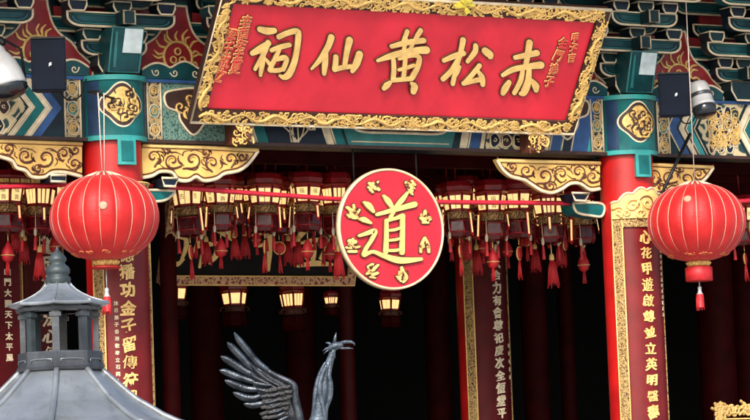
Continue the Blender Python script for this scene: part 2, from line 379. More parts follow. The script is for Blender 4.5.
# --- columns
def column(ax, ay, r, z0, z1, m, name='column', k=40):
    mb = MB(); mb.lathe([(r*1.02, z0), (r*1.02, z0+.3), (r, z0+1), (r, z1)], (ax, ay, 0), 0, k)
    return mb.build(name, m, hall)
CR = .35
facade = []
for i, ax in enumerate((XL-BAY, XL, XR, XR+BAY)):
    c = column(ax, 0, CR, FLOOR, Z_LB-.002, RED)
    CC = CR+.06
    mb = MB(); mb.lathe([(CC+.0, Z_LB), (CC, Z_LT-.06), (CC+.015, Z_LT-.05), (CC+.02, Z_LT)], (ax, 0, 0), 0, 48)
    mb.lathe([(CC+.008, Z_LB-.004), (CC+.012, Z_LB+.05)], (ax, 0, 0), 1, 48, capped=False)
    mb.lathe([(CC+.022, Z_LT-.06), (CC+.027, Z_LT-.002)], (ax, 0, 0), 1, 48, capped=False)
    for aa in (-.98, .98):
        ang = [aa-.20+.05*j for j in range(9)]
        tp = [Vector((ax+(CC+.004)*math.sin(q), -(CC+.004)*math.cos(q), Z_LT-.07)) for q in ang]; bt = [Vector((p.x, p.y, Z_LB+.065)) for p in tp]
        mb.add(tp+bt, [(j, j+1, 10+j, 9+j) for j in range(8)], 2, True)
    ca = mb.build('painted_collar', [TEAL, TEALL, NAVYB], c)
    facade.append((ax, c))
    if i in (1, 2):
        zc = (Z_LB+Z_LT)/2+.03
        cyl = lambda x, y, h, ax=ax: Vector((ax+(CC+h)*math.sin(x/CC-.10), -(CC+h)*math.cos(x/CC-.10), zc+y))
        # shaped medallion
        pr = []
        for k in range(48):
            a = 2*PI*k/48; q = .222*(1+.10*math.cos(4*a)) ; pr.append((q*1.08*math.cos(a), q*1.0*math.sin(a)))
        def disc(mb, sc, h, b, m):
            lp = [(x*sc, y*sc) for x, y in pr]; n = len(lp)
            rings = [[cyl(x*t, y*t, h) for x, y in lp] for t in (.02, .3, .6, .85, 1)]
            vs = sum(rings, [])+[cyl(x, y, b) for x, y in lp]
            mb.add(vs, [(g*n+j, g*n+(j+1) % n, (g+1)*n+(j+1) % n, (g+1)*n+j) for g in range(5) for j in range(n)], m)
            mb.add(rings[0], [list(range(n))], m)
        mb = MB(); disc(mb, 1.12, .006, 0, 1); disc(mb, 1.03, .012, 0, 2); disc(mb, .86, .018, 0, 0)
        R3 = random.Random(i)
        for k in range(13):
            a = R3.uniform(0, 6.28); q = .15*math.sqrt(R3.random())
            sp = spiral(q*math.cos(a), q*math.sin(a), R3.uniform(.035, .07), R3.uniform(.7, 1.3), R3.uniform(0, 6), R3.choice((-1, 1)), .04)
            mb.tube([cyl(x, y, .030) for x, y in sp], [.004+.007*math.sin(PI*j/(len(sp)-1)) for j in range(len(sp))], 2, k=5)
            mb.tube([cyl(x+.03, y-.02, .020) for x, y in sp], [.010+.008*math.sin(PI*j/(len(sp)-1)) for j in range(len(sp))], 0, k=6)
        for k in range(12):
            a = R3.uniform(0, 6.28); q = .165*math.sqrt(R3.random())
            brush(mb, [(q*math.cos(a), q*math.sin(a), .008), (q*math.cos(a)+R3.uniform(-.05, .05), q*math.sin(a)+R3.uniform(-.05, .05), .018)], cyl, .034+.001*k/26, 2)
        mb.build('medallion', [GOLDC, CREAM, BROWN], c)
        # teal ribbon ends below the collar
        mb = MB()
        cx = .10
        rib = lambda x, z, h, ax=ax: Vector((ax+(CR+h)*math.sin(x/CR), -(CR+h)*math.cos(x/CR), z))
        for (a, b, h, m) in ((-.10, .10, .07, 0), (-.065, .065, .078, 1)):
            zz = [(Z_LB+.02, Z_LB-.30)] if m == 0 else [(Z_LB-.02, Z_LB-.26)]
            q = zz[0]; n = 6
            tp = [rib(a+(b-a)*j/n, q[0], h) for j in range(n+1)]; bt = [rib(a+(b-a)*j/n, q[1], h) for j in range(n+1)]
            t2 = [rib(a+(b-a)*j/n, q[0], 0) for j in range(n+1)]; b2 = [rib(a+(b-a)*j/n, q[1], 0) for j in range(n+1)]
            mb.add(tp+bt, [(j, j+1, n+2+j, n+1+j) for j in range(n)], m)
            mb.add(bt+b2, [(j, j+1, n+2+j, n+1+j) for j in range(n)], m)
            mb.add([tp[0], bt[0], b2[0], t2[0]], [(0, 1, 2, 3)], m); mb.add([tp[-1], bt[-1], b2[-1], t2[-1]], [(0, 1, 2, 3)], m)
        mb.build('ribbon_block', [TEALL, TEAL], c)

# --- lintel, painted
LY = -.12
lint_parts = []
xs = [XL-BAY-1, XL-BAY+CR*.8, XL-CR*.8, XL+CR*.8, XR-CR*.8, XR+CR*.8, XR+BAY-CR, XR+BAY+1]
lm = MB()
for a, b in ((XL-BAY+.3, XL-.3), (XL+.3, XR-.3), (XR+.3, XR+BAY-.3)):
    lm.box(((a+b)/2, (LY+.22)/2, (Z_LB+Z_LT)/2), (b-a, .22-LY, Z_LT-Z_LB), 0)
    lm.box(((a+b)/2, LY-.015, Z_LT-.02), (b-a-.12, .03, .04), 1)
    lm.box(((a+b)/2, LY-.02, Z_LB+.02), (b-a-.12, .04, .04), 2)
lintel = lm.build('lintel', [NAVYT, BLUE, BROWN], hall)
LH = Z_LT-Z_LB-.08; LB0 = Z_LB+.04
def lf(x, y, h): return Vector((x, LY-h, LB0+y*LH))       # lintel face: x metres, y 0..1
def lplate(mb, pts, h, m): mb.prism([lf(x, y, 0) for x, y in pts], (0, -h, 0), m)
def lline(mb, pts, h, m, r=.012, closed=False): mb.tube([lf(x, y, h) for x, y in pts], r, m, closed, k=5)
def chev(mb, x, wd, bend, h, m):
    lplate(mb, [(x, 0), (x+bend, .5), (x, 1), (x+wd, 1), (x+wd+bend, .5), (x+wd, 0)], h, m)
    lline(mb, [(x, 0), (x+bend, .5), (x, 1)], h, 5, .011)
def slant(mb, x, wd, sl, h, m):
    lplate(mb, [(x, 0), (x-sl, 1), (x-sl+wd, 1), (x+wd, 0)], h, m)
    lline(mb, [(x, 0), (x-sl, 1)], h, 5, .011)
LM = [TEAL, TEALL, BLUE, DECO, GREENP, CREAM, CELL, NAVY, GOLDC, BROWN, TEALM]
def vband(xa, xb):
    mb = MB(); lplate(mb, [(xa, 0), (xb, 0), (xb, 1), (xa, 1)], .008, 3)
    lline(mb, [(xa, 0), (xa, 1)], .01, 5, .012); lline(mb, [(xb, 0), (xb, 1)], .01, 5, .012)
    c = (xa+xb)/2; q = (xb-xa)*.36
    for yy, mt in ((.5, 4), (.17, 3), (.84, 3)):
        pts = [(c+q*math.cos(a), yy+q/LH*math.sin(a)*1.2) for a in [2*PI*k/16 for k in range(16)]]
        lplate(mb, pts, .012, mt); lline(mb, pts, .012, 5, .005, True)
        mb.tube([lf(x, y, .016) for x, y in [(c+(u-c)*1, v) for u, v in [(c+.7*q*math.cos(a)*(1-k/26), yy+.8*q/LH*math.sin(a)*(1-k/26)) for k, a in enumerate([i*.6 for i in range(20)])]]], .007, 8, k=4)
    mb.build('scroll_band', LM, lintel)
def vines(mb, xa, xb, m, n, seed, r=.011, lo=.08, hi=.92, h=.014, pond=None):
    R3 = random.Random(seed)
    for k in range(n):
        x = R3.uniform(xa, xb); y = R3.uniform(lo+.1, hi-.1); rr = R3.uniform(.05, .10)
        if pond and not pond(x, y): continue
        sp = [(u, min(hi, max(lo, y+(v-y)/LH))) for u, v in [(u, y+(w2-0)) for u, w2 in spiral(x, 0, rr, R3.uniform(.8, 1.5), R3.uniform(0, 6), R3.choice((-1, 1)), .06)]]
        sp = [(min(xb, max(xa, u)), v) for u, v in sp]
        mb.tube([lf(u, v, h) for u, v in sp], [r*(.6+.4*math.sin(PI*j/(len(sp)-1))) for j in range(len(sp))], m, k=4)
def cells(mb, xa, xb, sk, seed, mats=(7, 0, 9), net=5, n=4):
    """a net of cream veins round dark petal cells"""
    R3 = random.Random(seed)
    nx = max(2, int((xb-xa)/.16))
    for i in range(nx):
        for j in range(n):
            x = xa+(i+.5+(.5 if j % 2 else 0))*(xb-xa)/(nx+.5); y = (j+.5)/n
            rx = (xb-xa)/(nx+.5)*.42; ry = .40/n
            x += sk*(y-.5)
            pts = [(x+rx*math.cos(a)*(1+.15*math.cos(3*a+j)), y+ry*math.sin(a)*(1+.12*math.sin(2*a+i))) for a in [2*PI*k/12 for k in range(12)]]
            lplate(mb, pts, .014, R3.choice(mats)); lline(mb, pts, .014, net, .010, True)
            sp = spiral(x, 0, rx*.55, .9, R3.uniform(0, 6), 1, 0, 10)
            lline(mb, [(u, y+v/LH*.7) for u, v in sp], .018, R3.choice((8, 5)), .007)

def side_half(xc, sgn):
    """painting of one lintel end, going away from a column at xc towards sgn"""
    X = lambda q: xc+sgn*q
    vband(min(X(.40), X(.60)), max(X(.40), X(.60)))
# left bay right end: bands from the left column going left
vband(XL-.66, XL-.46)
mb = MB()
for q, wd, m in ((.70, .13, 2), (.845, .06, 5), (.92, .13, 0), (1.065, .05, 5)):
    x = XL-q-wd-.28
    chev(mb, x, wd, .28, .010, m)
mb.build('chevron', LM, lintel)
mb = MB(); xa = XL-2.5
lplate(mb, [(xa, 0), (XL-1.42, 0), (XL-1.15, .5), (XL-1.42, 1), (xa, 1)], .008, 6)
lline(mb, [(xa, .03), (XL-1.45, .03), (XL-1.18, .5), (XL-1.45, .97), (xa, .97)], .010, 5, .012)
cells(mb, xa+.1, XL-1.36, .0, 3, n=3, mats=(7, 9, 0))
mb.build('flower_panel', LM, lintel)
# middle bay
vband(XL+.42, XL+.60)
mb = MB(); lplate(mb, [(XL+.62, 0), (XL+1.55, 0), (XL+1.42, 1), (XL+.62, 1)], .006, 4)
def pend(mb, xc, yc, rx, ry):
    lp = [(xc+rx*x, yc+ry*y) for x, y in smooth_path([(-1, .75), (-.95, .2), (-.55, 0), (-.45, -.4), (0, -.95), (.45, -.4), (.55, 0), (.95, .2), (1, .75), (.4, .95), (0, 1), (-.4, .95)], 4, True)]
    lplate(mb, lp, .016, 9); lline(mb, lp, .016, 5, .016, True)
    R3 = random.Random(int(xc*10))
    for k in range(10):
        sp = spiral(xc+R3.uniform(-.55, .55)*rx, 0, R3.uniform(.05, .08), 1, R3.uniform(0, 6), R3.choice((-1, 1)), .03)
        yy = yc+R3.uniform(-.1, .7)*ry*.8
        mb.tube([lf(u, yy+v/LH, .022) for u, v in sp], .014, 8, k=5)
pend(mb, XL+1.02, .50, .36, .42)
mb.build('green_panel', LM, lintel)
mb = MB()
x = XL+1.62
for wd, m in ((.14, 2), (.10, 5), (.16, 0)): slant(mb, x, wd, .22, .009, m); x += wd+.015
xf = x
lplate(mb, [(x, 0), (x-.22, 1), (x+.58, 1), (x+.80, 0)], .008, 7); slant(mb, x+.80, .10, .22, .009, 5); slant(mb, x+.92, .14, .22, .009, 0)
mb.build('chevron', LM, lintel)
mb = MB()
R3 = random.Random(5)
for k in range(24):        # cream sprays
    a = R(20+(k % 8)*20); bx, by = x+(.34, .12, .58)[k//8], (.02, .30, .25)[k//8]
    sp = [(bx+q*math.cos(a)*(.42, .24, .24)[k//8]+.05*math.sin(q*5+k), by+q*(.55+.35*math.sin(a))) for q in [j/9 for j in range(10)]]
    lline(mb, [(u, min(.97, v)) for u, v in sp], .016, 5, .010)
    s2 = spiral(sp[-1][0], 0, .05, 1.1, a, 1 if k % 2 else -1)
    lline(mb, [(u, min(.95, sp[-1][1]+v/LH)) for u, v in s2], .016, 5, .009)
mb.build('flower_panel', LM, lintel)
# long middle panel
xa, xb = x+1.10, XR-2.72
mb = MB(); lplate(mb, [(xa, 0), (xa-.22, 1), (xb+.22, 1), (xb, 0)], .008, 10)  # lighter teal, brightened in colour against the plaque's shade
rr = smooth_path([(xa+.06, 1), (xa+.05, .5), (xa+.14, .27), (xa+.6, .25), (xb-.6, .25), (xb-.14, .27), (xb-.05, .5), (xb-.06, 1)], 5)
lline(mb, [(xa+.04, .07), (xb-.04, .07)], .012, 5, .009)
lplate(mb, rr, .014, 7); lline(mb, rr, .015, 5, .020)
vines(mb, xa+.2, xb-.2, 8, 80, 21, .012, .33, .98, .022)
vines(mb, xa+.2, xb-.2, 5, 50, 25, .008, .33, .98, .024)
mb.build('scroll_panel', LM, lintel)
mb = MB(); x = xb+.12
for wd, m in ((.10, 5), (.16, 2), (.05, 5)): slant(mb, x, wd, -.18, .009, m); x += wd+.02
xc0 = x
lplate(mb, [(x, 0), (x+.18, 1), (x+.86, 1), (x+.72, 0)], .008, 6)
for q, wd, m in ((.74, .14, 0), (.90, .05, 5), (.97, .16, 2), (1.15, .14, 7), (1.30, .25, 2)): slant(mb, x+q, wd, -.18, .009, m)
mb.build('chevron', LM, lintel)
mb = MB(); cells(mb, xc0+.12, xc0+.74, .18, 8, n=3, mats=(7, 9)); mb.build('flower_panel', LM, lintel)
mb = MB(); lplate(mb, [(XR-1.22, 0), (XR-.62, 0), (XR-.62, 1), (XR-1.30, 1)], .006, 1); pend(mb, XR-.98, .62, .34, .42); mb.build('green_panel', LM, lintel)
vband(XR-.60, XR-.42)
# right bay
vband(XR+.44, XR+.62)
mb = MB()
for q, wd, m in ((.68, .14, 2), (.86, .08, 5), (.97, .10, 1), (1.10, .03, 7)):
    x = XR+q+.12; chev(mb, x, wd, -.20, .010, m)
mb.build('chevron', LM, lintel)
mb = MB(); lplate(mb, [(XR+1.28, 0), (XR+1.08, .5), (XR+1.28, 1), (XR+1.86, 1), (XR+1.66, .5), (XR+1.86, 0)], .008, 6)
cells(mb, XR+1.22, XR+1.72, 0, 12, n=3, mats=(7, 9)); vines(mb, XR+1.25, XR+1.75, 8, 40, 4, .009, h=.024); vines(mb, XR+1.25, XR+1.75, 5, 20, 14, .007, h=.020)
mb.build('flower_panel', LM, lintel)
mb = MB()
for q, wd, m in ((1.92, .09, 5), (2.03, .16, 0), (2.21, .06, 5), (2.29, .12, 1)):
    chev(mb, XR+q, wd, -.20, .010, m)
lplate(mb, [(XR+2.5, 0), (XR+2.3, .5), (XR+2.5, 1), (XR+5, 1), (XR+5, 0)], .006, 0)
lp = [(XR+2.55, .15), (XR+2.48, .5), (XR+2.60, .88), (XR+4.5, .88), (XR+4.5, .15)]
lplate(mb, lp, .012, 7); lline(mb, lp, .014, 5, .018, True); vines(mb, XR+2.6, XR+4.4, 8, 40, 33, .016, .25, .8, .02)
mb.build('chevron', LM, lintel)

# --- carved spandrel brackets under the lintel (photo outlines, on the plane y = -.02)
def spandrel(top, low, seed, curls):
    YB = -.10; TH = .10
    def f(px, py, h): p = P(px, py, YB); return Vector((p.x, YB-h, p.z))
    out = top + low[::-1]
    mb = MB()
    mb.prism([f(x, y, -TH) for x, y in out], (0, -TH, 0), 0)
    mb.tube([f(x, y, .004) for x, y in low], .022, 1, k=6)
    tl = [(x, y+1.5) for x, y in top]
    mb.tube([f(x, y, .004) for x, y in tl], .026, 3, k=6)
    mb.tube([f(x, y+3.0, .004) for x, y in top], .012, 2, k=5)
    inn = [(x, y-3.2) for x, y in low]
    mb.tube([f(x, y, .004) for x, y in inn], .009, 2, k=5)
    R3 = random.Random(seed)
    for (cx, cy, rr, a0, sg) in curls:
        sp = spiral(cx, cy, rr, 1.15, a0, sg, rr*.7)
        mb.tube([f(x, y, .006) for x, y in sp], [.017*(.5+.5*math.sin(PI*(j+2)/(len(sp)+3))) for j in range(len(sp))], 2, k=5)
        for q in range(5):
            a = R3.uniform(0, 6.28)
            brush(mb, [(cx+rr*1.2*math.cos(a), cy+rr*math.sin(a), 1.0), (cx+rr*1.5*math.cos(a+.4), cy+rr*1.15*math.sin(a+.4), .9), (cx+rr*1.7*math.cos(a+.9), cy+rr*1.1*math.sin(a+.9), .3)], f, .008, 2)
    # raised leaves
    for (cx, cy, rr, a0, sg) in curls:
        sp = spiral(cx, cy, rr*.72, 1.0, a0+.3, sg)
        mb.tube([f(x, y, .004) for x, y in sp], [.020*(.4+.6*j/len(sp)) for j in range(len(sp))], 0, k=6)
    mb.build('carved_spandrel', [YEL, CREAM, UMBER, GOLD], hall)
ss = lambda p: [tuple(q) for q in smooth_path(p, 5)]
spandrel([(-40, 138.5), (0, 139.5), (82, 142.5)],
         ss([(-40, 146), (-20, 150), (0, 157), (12, 161), (17, 168), (26, 171), (32, 177), (44, 177.5), (52, 173), (66, 173), (82, 177)]), 1,
         [(8, 149, 5, 0, 1), (25, 156, 7, 2, -1), (45, 158, 9, 1, 1), (63, 154, 6, 3, -1), (74, 164, 5, 0, 1), (38, 169, 4, 4, 1), (75, 150, 4, 2, 1)])
spandrel([(142, 144), (200, 146), (258, 149)],
         ss([(142, 178), (152, 176), (160, 172), (172, 173), (178, 180), (188, 181), (196, 177), (204, 181), (216, 179), (224, 174), (238, 171), (248, 164), (258, 151)]), 2,
         [(153, 157, 7, 0, 1), (172, 161, 8, 2, -1), (192, 160, 9, 1, 1), (212, 163, 7, 3, -1), (230, 159, 6, 0, 1), (242, 157, 4, 1, -1), (166, 150, 3, 1, -1), (205, 153, 4, 0, 1)])
spandrel([(497, 159), (550, 160.5), (600, 162)],
         ss([(497, 160), (503, 170), (512, 177), (524, 180), (532, 185), (542, 191), (552, 193), (562, 189), (570, 184), (580, 184), (590, 190), (600, 189)]), 3,
         [(512, 167, 4, 0, 1), (526, 171, 6, 2, -1), (544, 176, 8, 1, 1), (561, 174, 7, 3, -1), (578, 172, 7, 0, 1), (592, 177, 6, 2, -1), (550, 186, 4, 2, 1), (592, 166, 3, 2, 1)])
spandrel([(644, 163), (680, 164.5), (713, 166)],
         ss([(644, 193), (654, 196), (664, 195), (671, 189), (682, 190), (690, 193), (698, 185), (706, 178), (713, 168)]), 4,
         [(653, 176, 7, 0, 1), (669, 177, 7, 2, -1), (686, 179, 7, 1, 1), (698, 174, 5, 3, -1), (660, 188, 4, 1, 1), (680, 169, 3, 1, 1)])
# small block ends under the spandrels, blue inside a cream edge, and teal corbel noses
def blk(pts, Y, th, m, nm, dz=0):
    mb = MB(); q = [P(x, y, Y) for x, y in pts]
    mb.prism([Vector((p.x, Y+th, p.z)) for p in q], (0, -th, 0), 0)
    mb.tube([Vector((p.x, Y-.003, p.z)) for p in q], .018, 1, True, k=6)
    return mb.build(nm, [m, CREAM], hall)
blk([(51, 175), (66, 175.5), (65.5, 182), (50.5, 181.5)], -.2, .3, NAVY, 'block_end')
blk([(162, 178), (178, 178.5), (175, 186.5), (164, 186)], -.2, .3, NAVY, 'block_end')
blk([(572, 193), (589, 193.5), (585, 201), (575, 200.5)], -.2, .3, NAVY, 'block_end')
blk(ss([(146, 190), (173, 191), (171, 196), (164, 200.5), (154, 201.5), (146, 201)]), .0, .3, TEAL, 'corbel')
blk(ss([(573, 203), (602, 204), (602, 216), (590, 215.5), (578, 213), (574, 208)]), .0, .3, TEAL, 'corbel')

# --- bracket sets (dougong) above the lintel
SP = BAY/4
def boat(cx, z, L, hgt, Y, th, mb, mf, mline=1, er=.016):
    pr = [(-L, hgt), (-L, hgt*.62)]
    for k in range(1, 7): a = PI/2*k/6; pr.append((-L+.17*(1-math.cos(a)), hgt*.62*(1-math.sin(a))))
    right = [(-x, y) for x, y in pr[::-1]]
    pts = pr+right
    mb.prism([(cx+x, Y+th, z+y) for x, y in pts], (0, -th, 0), mf)
    mb.tube([(cx+x, Y-.003, z+y) for x, y in pts], er, mline, False, k=5)
    mb.tube([(cx+x*.97, Y-.003, z+hgt*.97) for x, y in (pts[-1], pts[0])], er*.7, mline, False, k=5)
    mb.tube([(cx+x*(1-.07/L), Y-.002, z+hgt*.5+(y-hgt*.5)*.62) for x, y in pts], .010, 5, True, k=4)
    mb.prism([(cx+x*(1-.12/L), Y-.001, z+hgt*.5+(y-hgt*.5)*.40) for x, y in pts], (0, -.004, 0), 3 if mf != 3 else 0)
def dou(cx, z, wt, wb, hgt, Y, th, mb, mf, mline=1):
    pts = [(-wt/2, hgt), (-wt/2, hgt*.5), (-wb/2, 0), (wb/2, 0), (wt/2, hgt*.5), (wt/2, hgt)]
    mb.prism([(cx+x, Y+th, z+y) for x, y in pts], (0, -th, 0), mf)
    mb.tube([(cx+x, Y-.003, z+y) for x, y in pts], .014, mline, True, k=5)
    # side face edge lines
    for sx in (-1, 1): mb.tube([(cx+sx*wt/2, Y, z+hgt), (cx+sx*wt/2, Y+th, z+hgt)], .010, mline, k=4)
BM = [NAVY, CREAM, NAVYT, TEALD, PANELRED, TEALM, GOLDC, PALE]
R4 = random.Random(11)
for i in range(-1, 6):
    cx = XL+SP*i; on_col = (i % 4 == 0)
    sroot = MB(); dou(cx, Z_LT+.003, .5, .34, .26, -.22, .44, sroot, 2)
    st = sroot.build('bracket_set', BM, hall)
    z = Z_LT+.265
    for k in range(5):
        L = (.42, .70, .50, .78, .60)[k]; Y = -.14-.22*k; hg = .17
        mb = MB(); boat(cx, z+.305*k, L, hg, Y, .16, mb, (0, 2, 0, 3, 2)[(k+i) % 5])
        mb.build('bracket_arm', BM, st)
        mb = MB(); mb.box((cx, (Y+.25)/2-.12, z+.305*k+.085), (.15, .25-Y+.2, .16), 2)
        mb.tube([(cx+sx*.075, Y-.222, z+.305*k+zz) for sx, zz in ((-1, .165), (-1, .01), (1, .01), (1, .165))], .013, 1, True, k=5)
        mb.build('forward_arm', BM, st)
        for q in ((-1, 0, 1) if i not in (2,) else ()):
            mb = MB(); dou(cx+q*(L-.12), z+.305*k+hg+.002, .23, .16, .13, Y-.04, .24, mb, R4.choice((0, 2, 0, 0, 3)) if q else 2)
            mb.build('bracket_block', BM, st)
        # wall-plane arm with red infill
        mb = MB(); boat(cx, z+.305*k, L+.12, hg, .06, .16, mb, 2)
        mb.prism([(cx-L+.05, .2, z+.305*k+hg), (cx+L-.05, .2, z+.305*k+hg), (cx+L-.05, .2, z+.305*(k+1)), (cx-L+.05, .2, z+.305*(k+1))], (0, -.06, 0), 4)
        mb.build('bracket_arm', BM, st)
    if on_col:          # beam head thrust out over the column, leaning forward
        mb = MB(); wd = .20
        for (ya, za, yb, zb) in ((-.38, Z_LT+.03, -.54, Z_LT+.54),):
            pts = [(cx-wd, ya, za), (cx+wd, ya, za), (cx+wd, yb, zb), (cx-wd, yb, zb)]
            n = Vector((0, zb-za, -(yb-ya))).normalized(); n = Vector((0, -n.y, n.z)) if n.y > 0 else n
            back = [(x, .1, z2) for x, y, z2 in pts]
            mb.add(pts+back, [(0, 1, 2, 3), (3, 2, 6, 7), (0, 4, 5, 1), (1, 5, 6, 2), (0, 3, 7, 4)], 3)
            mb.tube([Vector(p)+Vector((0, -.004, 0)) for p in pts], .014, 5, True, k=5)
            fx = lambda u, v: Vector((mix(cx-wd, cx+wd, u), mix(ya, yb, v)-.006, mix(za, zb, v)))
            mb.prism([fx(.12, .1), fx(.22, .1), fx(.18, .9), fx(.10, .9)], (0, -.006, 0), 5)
            mb.prism([fx(.38, .44), fx(1.0, .44), fx(1.0, .98), fx(.40, .98)], (0, -.008, -.004), 7)  # pale plate painted as a reflection on the beam head
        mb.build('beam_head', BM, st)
    # red flame panel between this set and the next
    pc = cx+SP/2; H0 = .92; bw = SP/2-.22
    pr = [(-bw, .0), (-bw, .16), (-bw*.80, .30), (-bw*.62, .46), (-bw*.42, .56), (-.20, .70), (-.15, .90), (-.14, 1.0)]
    pr = [(x, y*H0) for x, y in smooth_path(pr, 4)]; prof = pr+[(-x, y) for x, y in pr[::-1]]
    mb = MB()
    for (g, h, m) in ((1.28, .03, 2), (1.17, .045, 3), (1.08, .06, 5), (1.0, .075, 4)):
        mb.prism([(pc+x*g, .22, Z_LT+.01+y*(1+(g-1)*.35)) for x, y in prof], (0, -.12-h, 0), m)
    mb.tube([(pc+x*1.0, .10-.078, Z_LT+.01+y) for x, y in prof], .016, 1, False, k=5)
    ff = lambda x, y, h: Vector((pc+x, .025-h, Z_LT+.02+y))
    # gilt flame wreath and scrolls
    for k in range(13):
        a = R(-20+k*18.3)+.08*math.sin(k*2.1+i); q0, q1 = .20, .28+.05*(k % 2)+.05*abs(math.sin(k*1.7+i*2))
        brush(mb, [(q0*math.cos(a), .28+q0*math.sin(a), .02), ((q0+q1)/2*math.cos(a+.12), .28+(q0+q1)/2*math.sin(a+.12), .028), (q1*math.cos(a), .28+q1*math.sin(a), .012)], ff, .014+.0005*k, 6)
    mb.tube([ff(.19*math.cos(a), .28+.19*math.sin(a), .01) for a in [2*PI*j/24 for j in range(24)]], .020, 6, True, k=5)
    for k in range(3):
        a = 2*PI*k/3+1.57
        mb.tube([ff(.07*math.cos(a)+.04*math.cos(b), .28+.07*math.sin(a)+.04*math.sin(b), .01) for b in [2*PI*j/10 for j in range(10)]], .014, 6, True, k=5)
    R5 = random.Random(i+50)
    for k in range(8):
        sx = R5.choice((-1, 1)); sp = spiral(sx*R5.uniform(.34, bw*.85), R5.uniform(.08, .24), R5.uniform(.03, .06), 1, R5.uniform(0, 6), sx, .03)
        mb.tube([ff(x, y, .008) for x, y in sp], .010, 6, k=4)
    mb.build('flame_panel', BM, st)
    # scalloped cloud board along the foot of the panel
    sc = []
    for j in range(41):
        t = -1+2*j/40; sc.append((pc+t*bw*.82, .10+.07*abs(math.cos(t*PI*1.5))+.05*(1-abs(t))))
    mb = MB(); pts = [(pc-bw*.82, 0)]+sc+[(pc+bw*.82, 0)]
    mb.prism([(x, -.10, Z_LT+.004+y) for x, y in pts], (0, -.06, 0), 3)
    mb.tube([(x, -.165, Z_LT+.004+y) for x, y in sc], .014, 1, k=5)
    for q in (-.55, -.2, .2, .55):
        sp = spiral(pc+q*bw, .07, .05, 1.1, R5.uniform(0, 6), 1 if q > 0 else -1, .03)
        mb.tube([(x, -.163, Z_LT+.01+y) for x, y in sp], .009, 1, k=4)
    mb.build('cloud_board', BM, st)

# --- inner columns, beams and doors
def inner_col(px, py, Y, r, m, nm='inner_column'):
    p = P(px, py, Y); return column(p.x, Y, r, FLOOR+.03, Z_LT-.05, m, nm, 28), p.x
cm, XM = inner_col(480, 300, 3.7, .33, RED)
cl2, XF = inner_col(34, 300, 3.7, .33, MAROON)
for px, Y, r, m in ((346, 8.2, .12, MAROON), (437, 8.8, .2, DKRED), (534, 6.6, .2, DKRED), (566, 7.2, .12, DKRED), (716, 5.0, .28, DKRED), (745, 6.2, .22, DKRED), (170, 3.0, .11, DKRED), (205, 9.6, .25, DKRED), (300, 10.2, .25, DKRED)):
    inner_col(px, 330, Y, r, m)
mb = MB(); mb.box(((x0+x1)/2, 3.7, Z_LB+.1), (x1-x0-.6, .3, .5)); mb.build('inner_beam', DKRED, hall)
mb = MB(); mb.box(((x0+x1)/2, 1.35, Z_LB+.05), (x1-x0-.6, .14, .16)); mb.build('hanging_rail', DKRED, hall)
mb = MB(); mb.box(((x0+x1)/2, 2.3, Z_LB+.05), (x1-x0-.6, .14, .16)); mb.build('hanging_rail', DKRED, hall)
# lattice fascia board behind the left spandrel
mb = MB()
a, b = P(-30, 183, .9).x, P(60, 183, .9).x
mb.box(((a+b)/2, .9, P(20, 181, .9).z), (b-a, .06, .09), 0)
for j in range(26): mb.box((a+(b-a)*(j+.5)/26, .86, P(20, 181, .9).z), (.03+.02*(j % 3), .02, .045), 1)
mb.build('fret_rail', [LRED, GOLDC], hall)

# =================================================================== NAME PLAQUE
YB0 = -.42
bl = P(189.5, 119, YB0); br = P(572.5, 135, YB0)
zb = (bl.z+br.z)/2
# find the lean that puts the top corners where the photo has them
best = None
for s in range(40, 150, 1):
    Yt = YB0-s/100
    tr = P(608.5, 7.5, Yt); tl = P(224.5, -9.5, Yt)
    e = abs(tr.x-br.x+tl.x-bl.x)
    if best is None or e < best[0]: best = (e, Yt, (tr.z+tl.z)/2, tr.x-br.x, tl.x-bl.x)
YT, zt = best[1], best[2]
print('plaque', best)
PO = Vector((bl.x, YB0, zb)); PX = Vector((1, 0, 0)); PW = br.x-bl.x
PYv = Vector((0, YT-YB0, zt-zb)); PH = PYv.length; PY = PYv.normalized(); PN = PX.cross(PY)   # faces the viewer
if PN.y > 0: PN = -PN
plaque = empty('name_plaque', (PO.x+PW/2, PO.y, PO.z), 'large red name plaque with gold frame and five gold characters, tilted over the lintel', 'plaque')
def pf(u, v, h=0): return PO+PX*u+PY*v+PN*h
def pp(px, py):
    q = hit(px, py, PO, PN)-PO; return q.dot(PX), q.dot(PY)
BWD = .17
mb = MB(); mb.prism([pf(.02, .02, -.10), pf(PW-.02, .02, -.10), pf(PW-.02, PH-.02, -.10), pf(.02, PH-.02, -.10)], PN*.10, 0); mb.build('panel', PLAQ, plaque)
mb = MB()
def bar(a, b, c, e, h0, h1, m=0): mb.prism([pf(*a, h0), pf(*b, h0), pf(*c, h0), pf(*e, h0)], PN*(h1-h0), m)
g = BWD
bar((0, 0), (PW, 0), (PW-g, g), (g, g), -.09, .035, 0); bar((0, PH), (g, PH-g), (PW-g, PH-g), (PW, PH), -.09, .035, 0)
bar((0, 0), (g, g), (g, PH-g), (0, PH), -.09, .035, 0); bar((PW, 0), (PW, PH), (PW-g, PH-g), (PW-g, g), -.09, .035, 0)
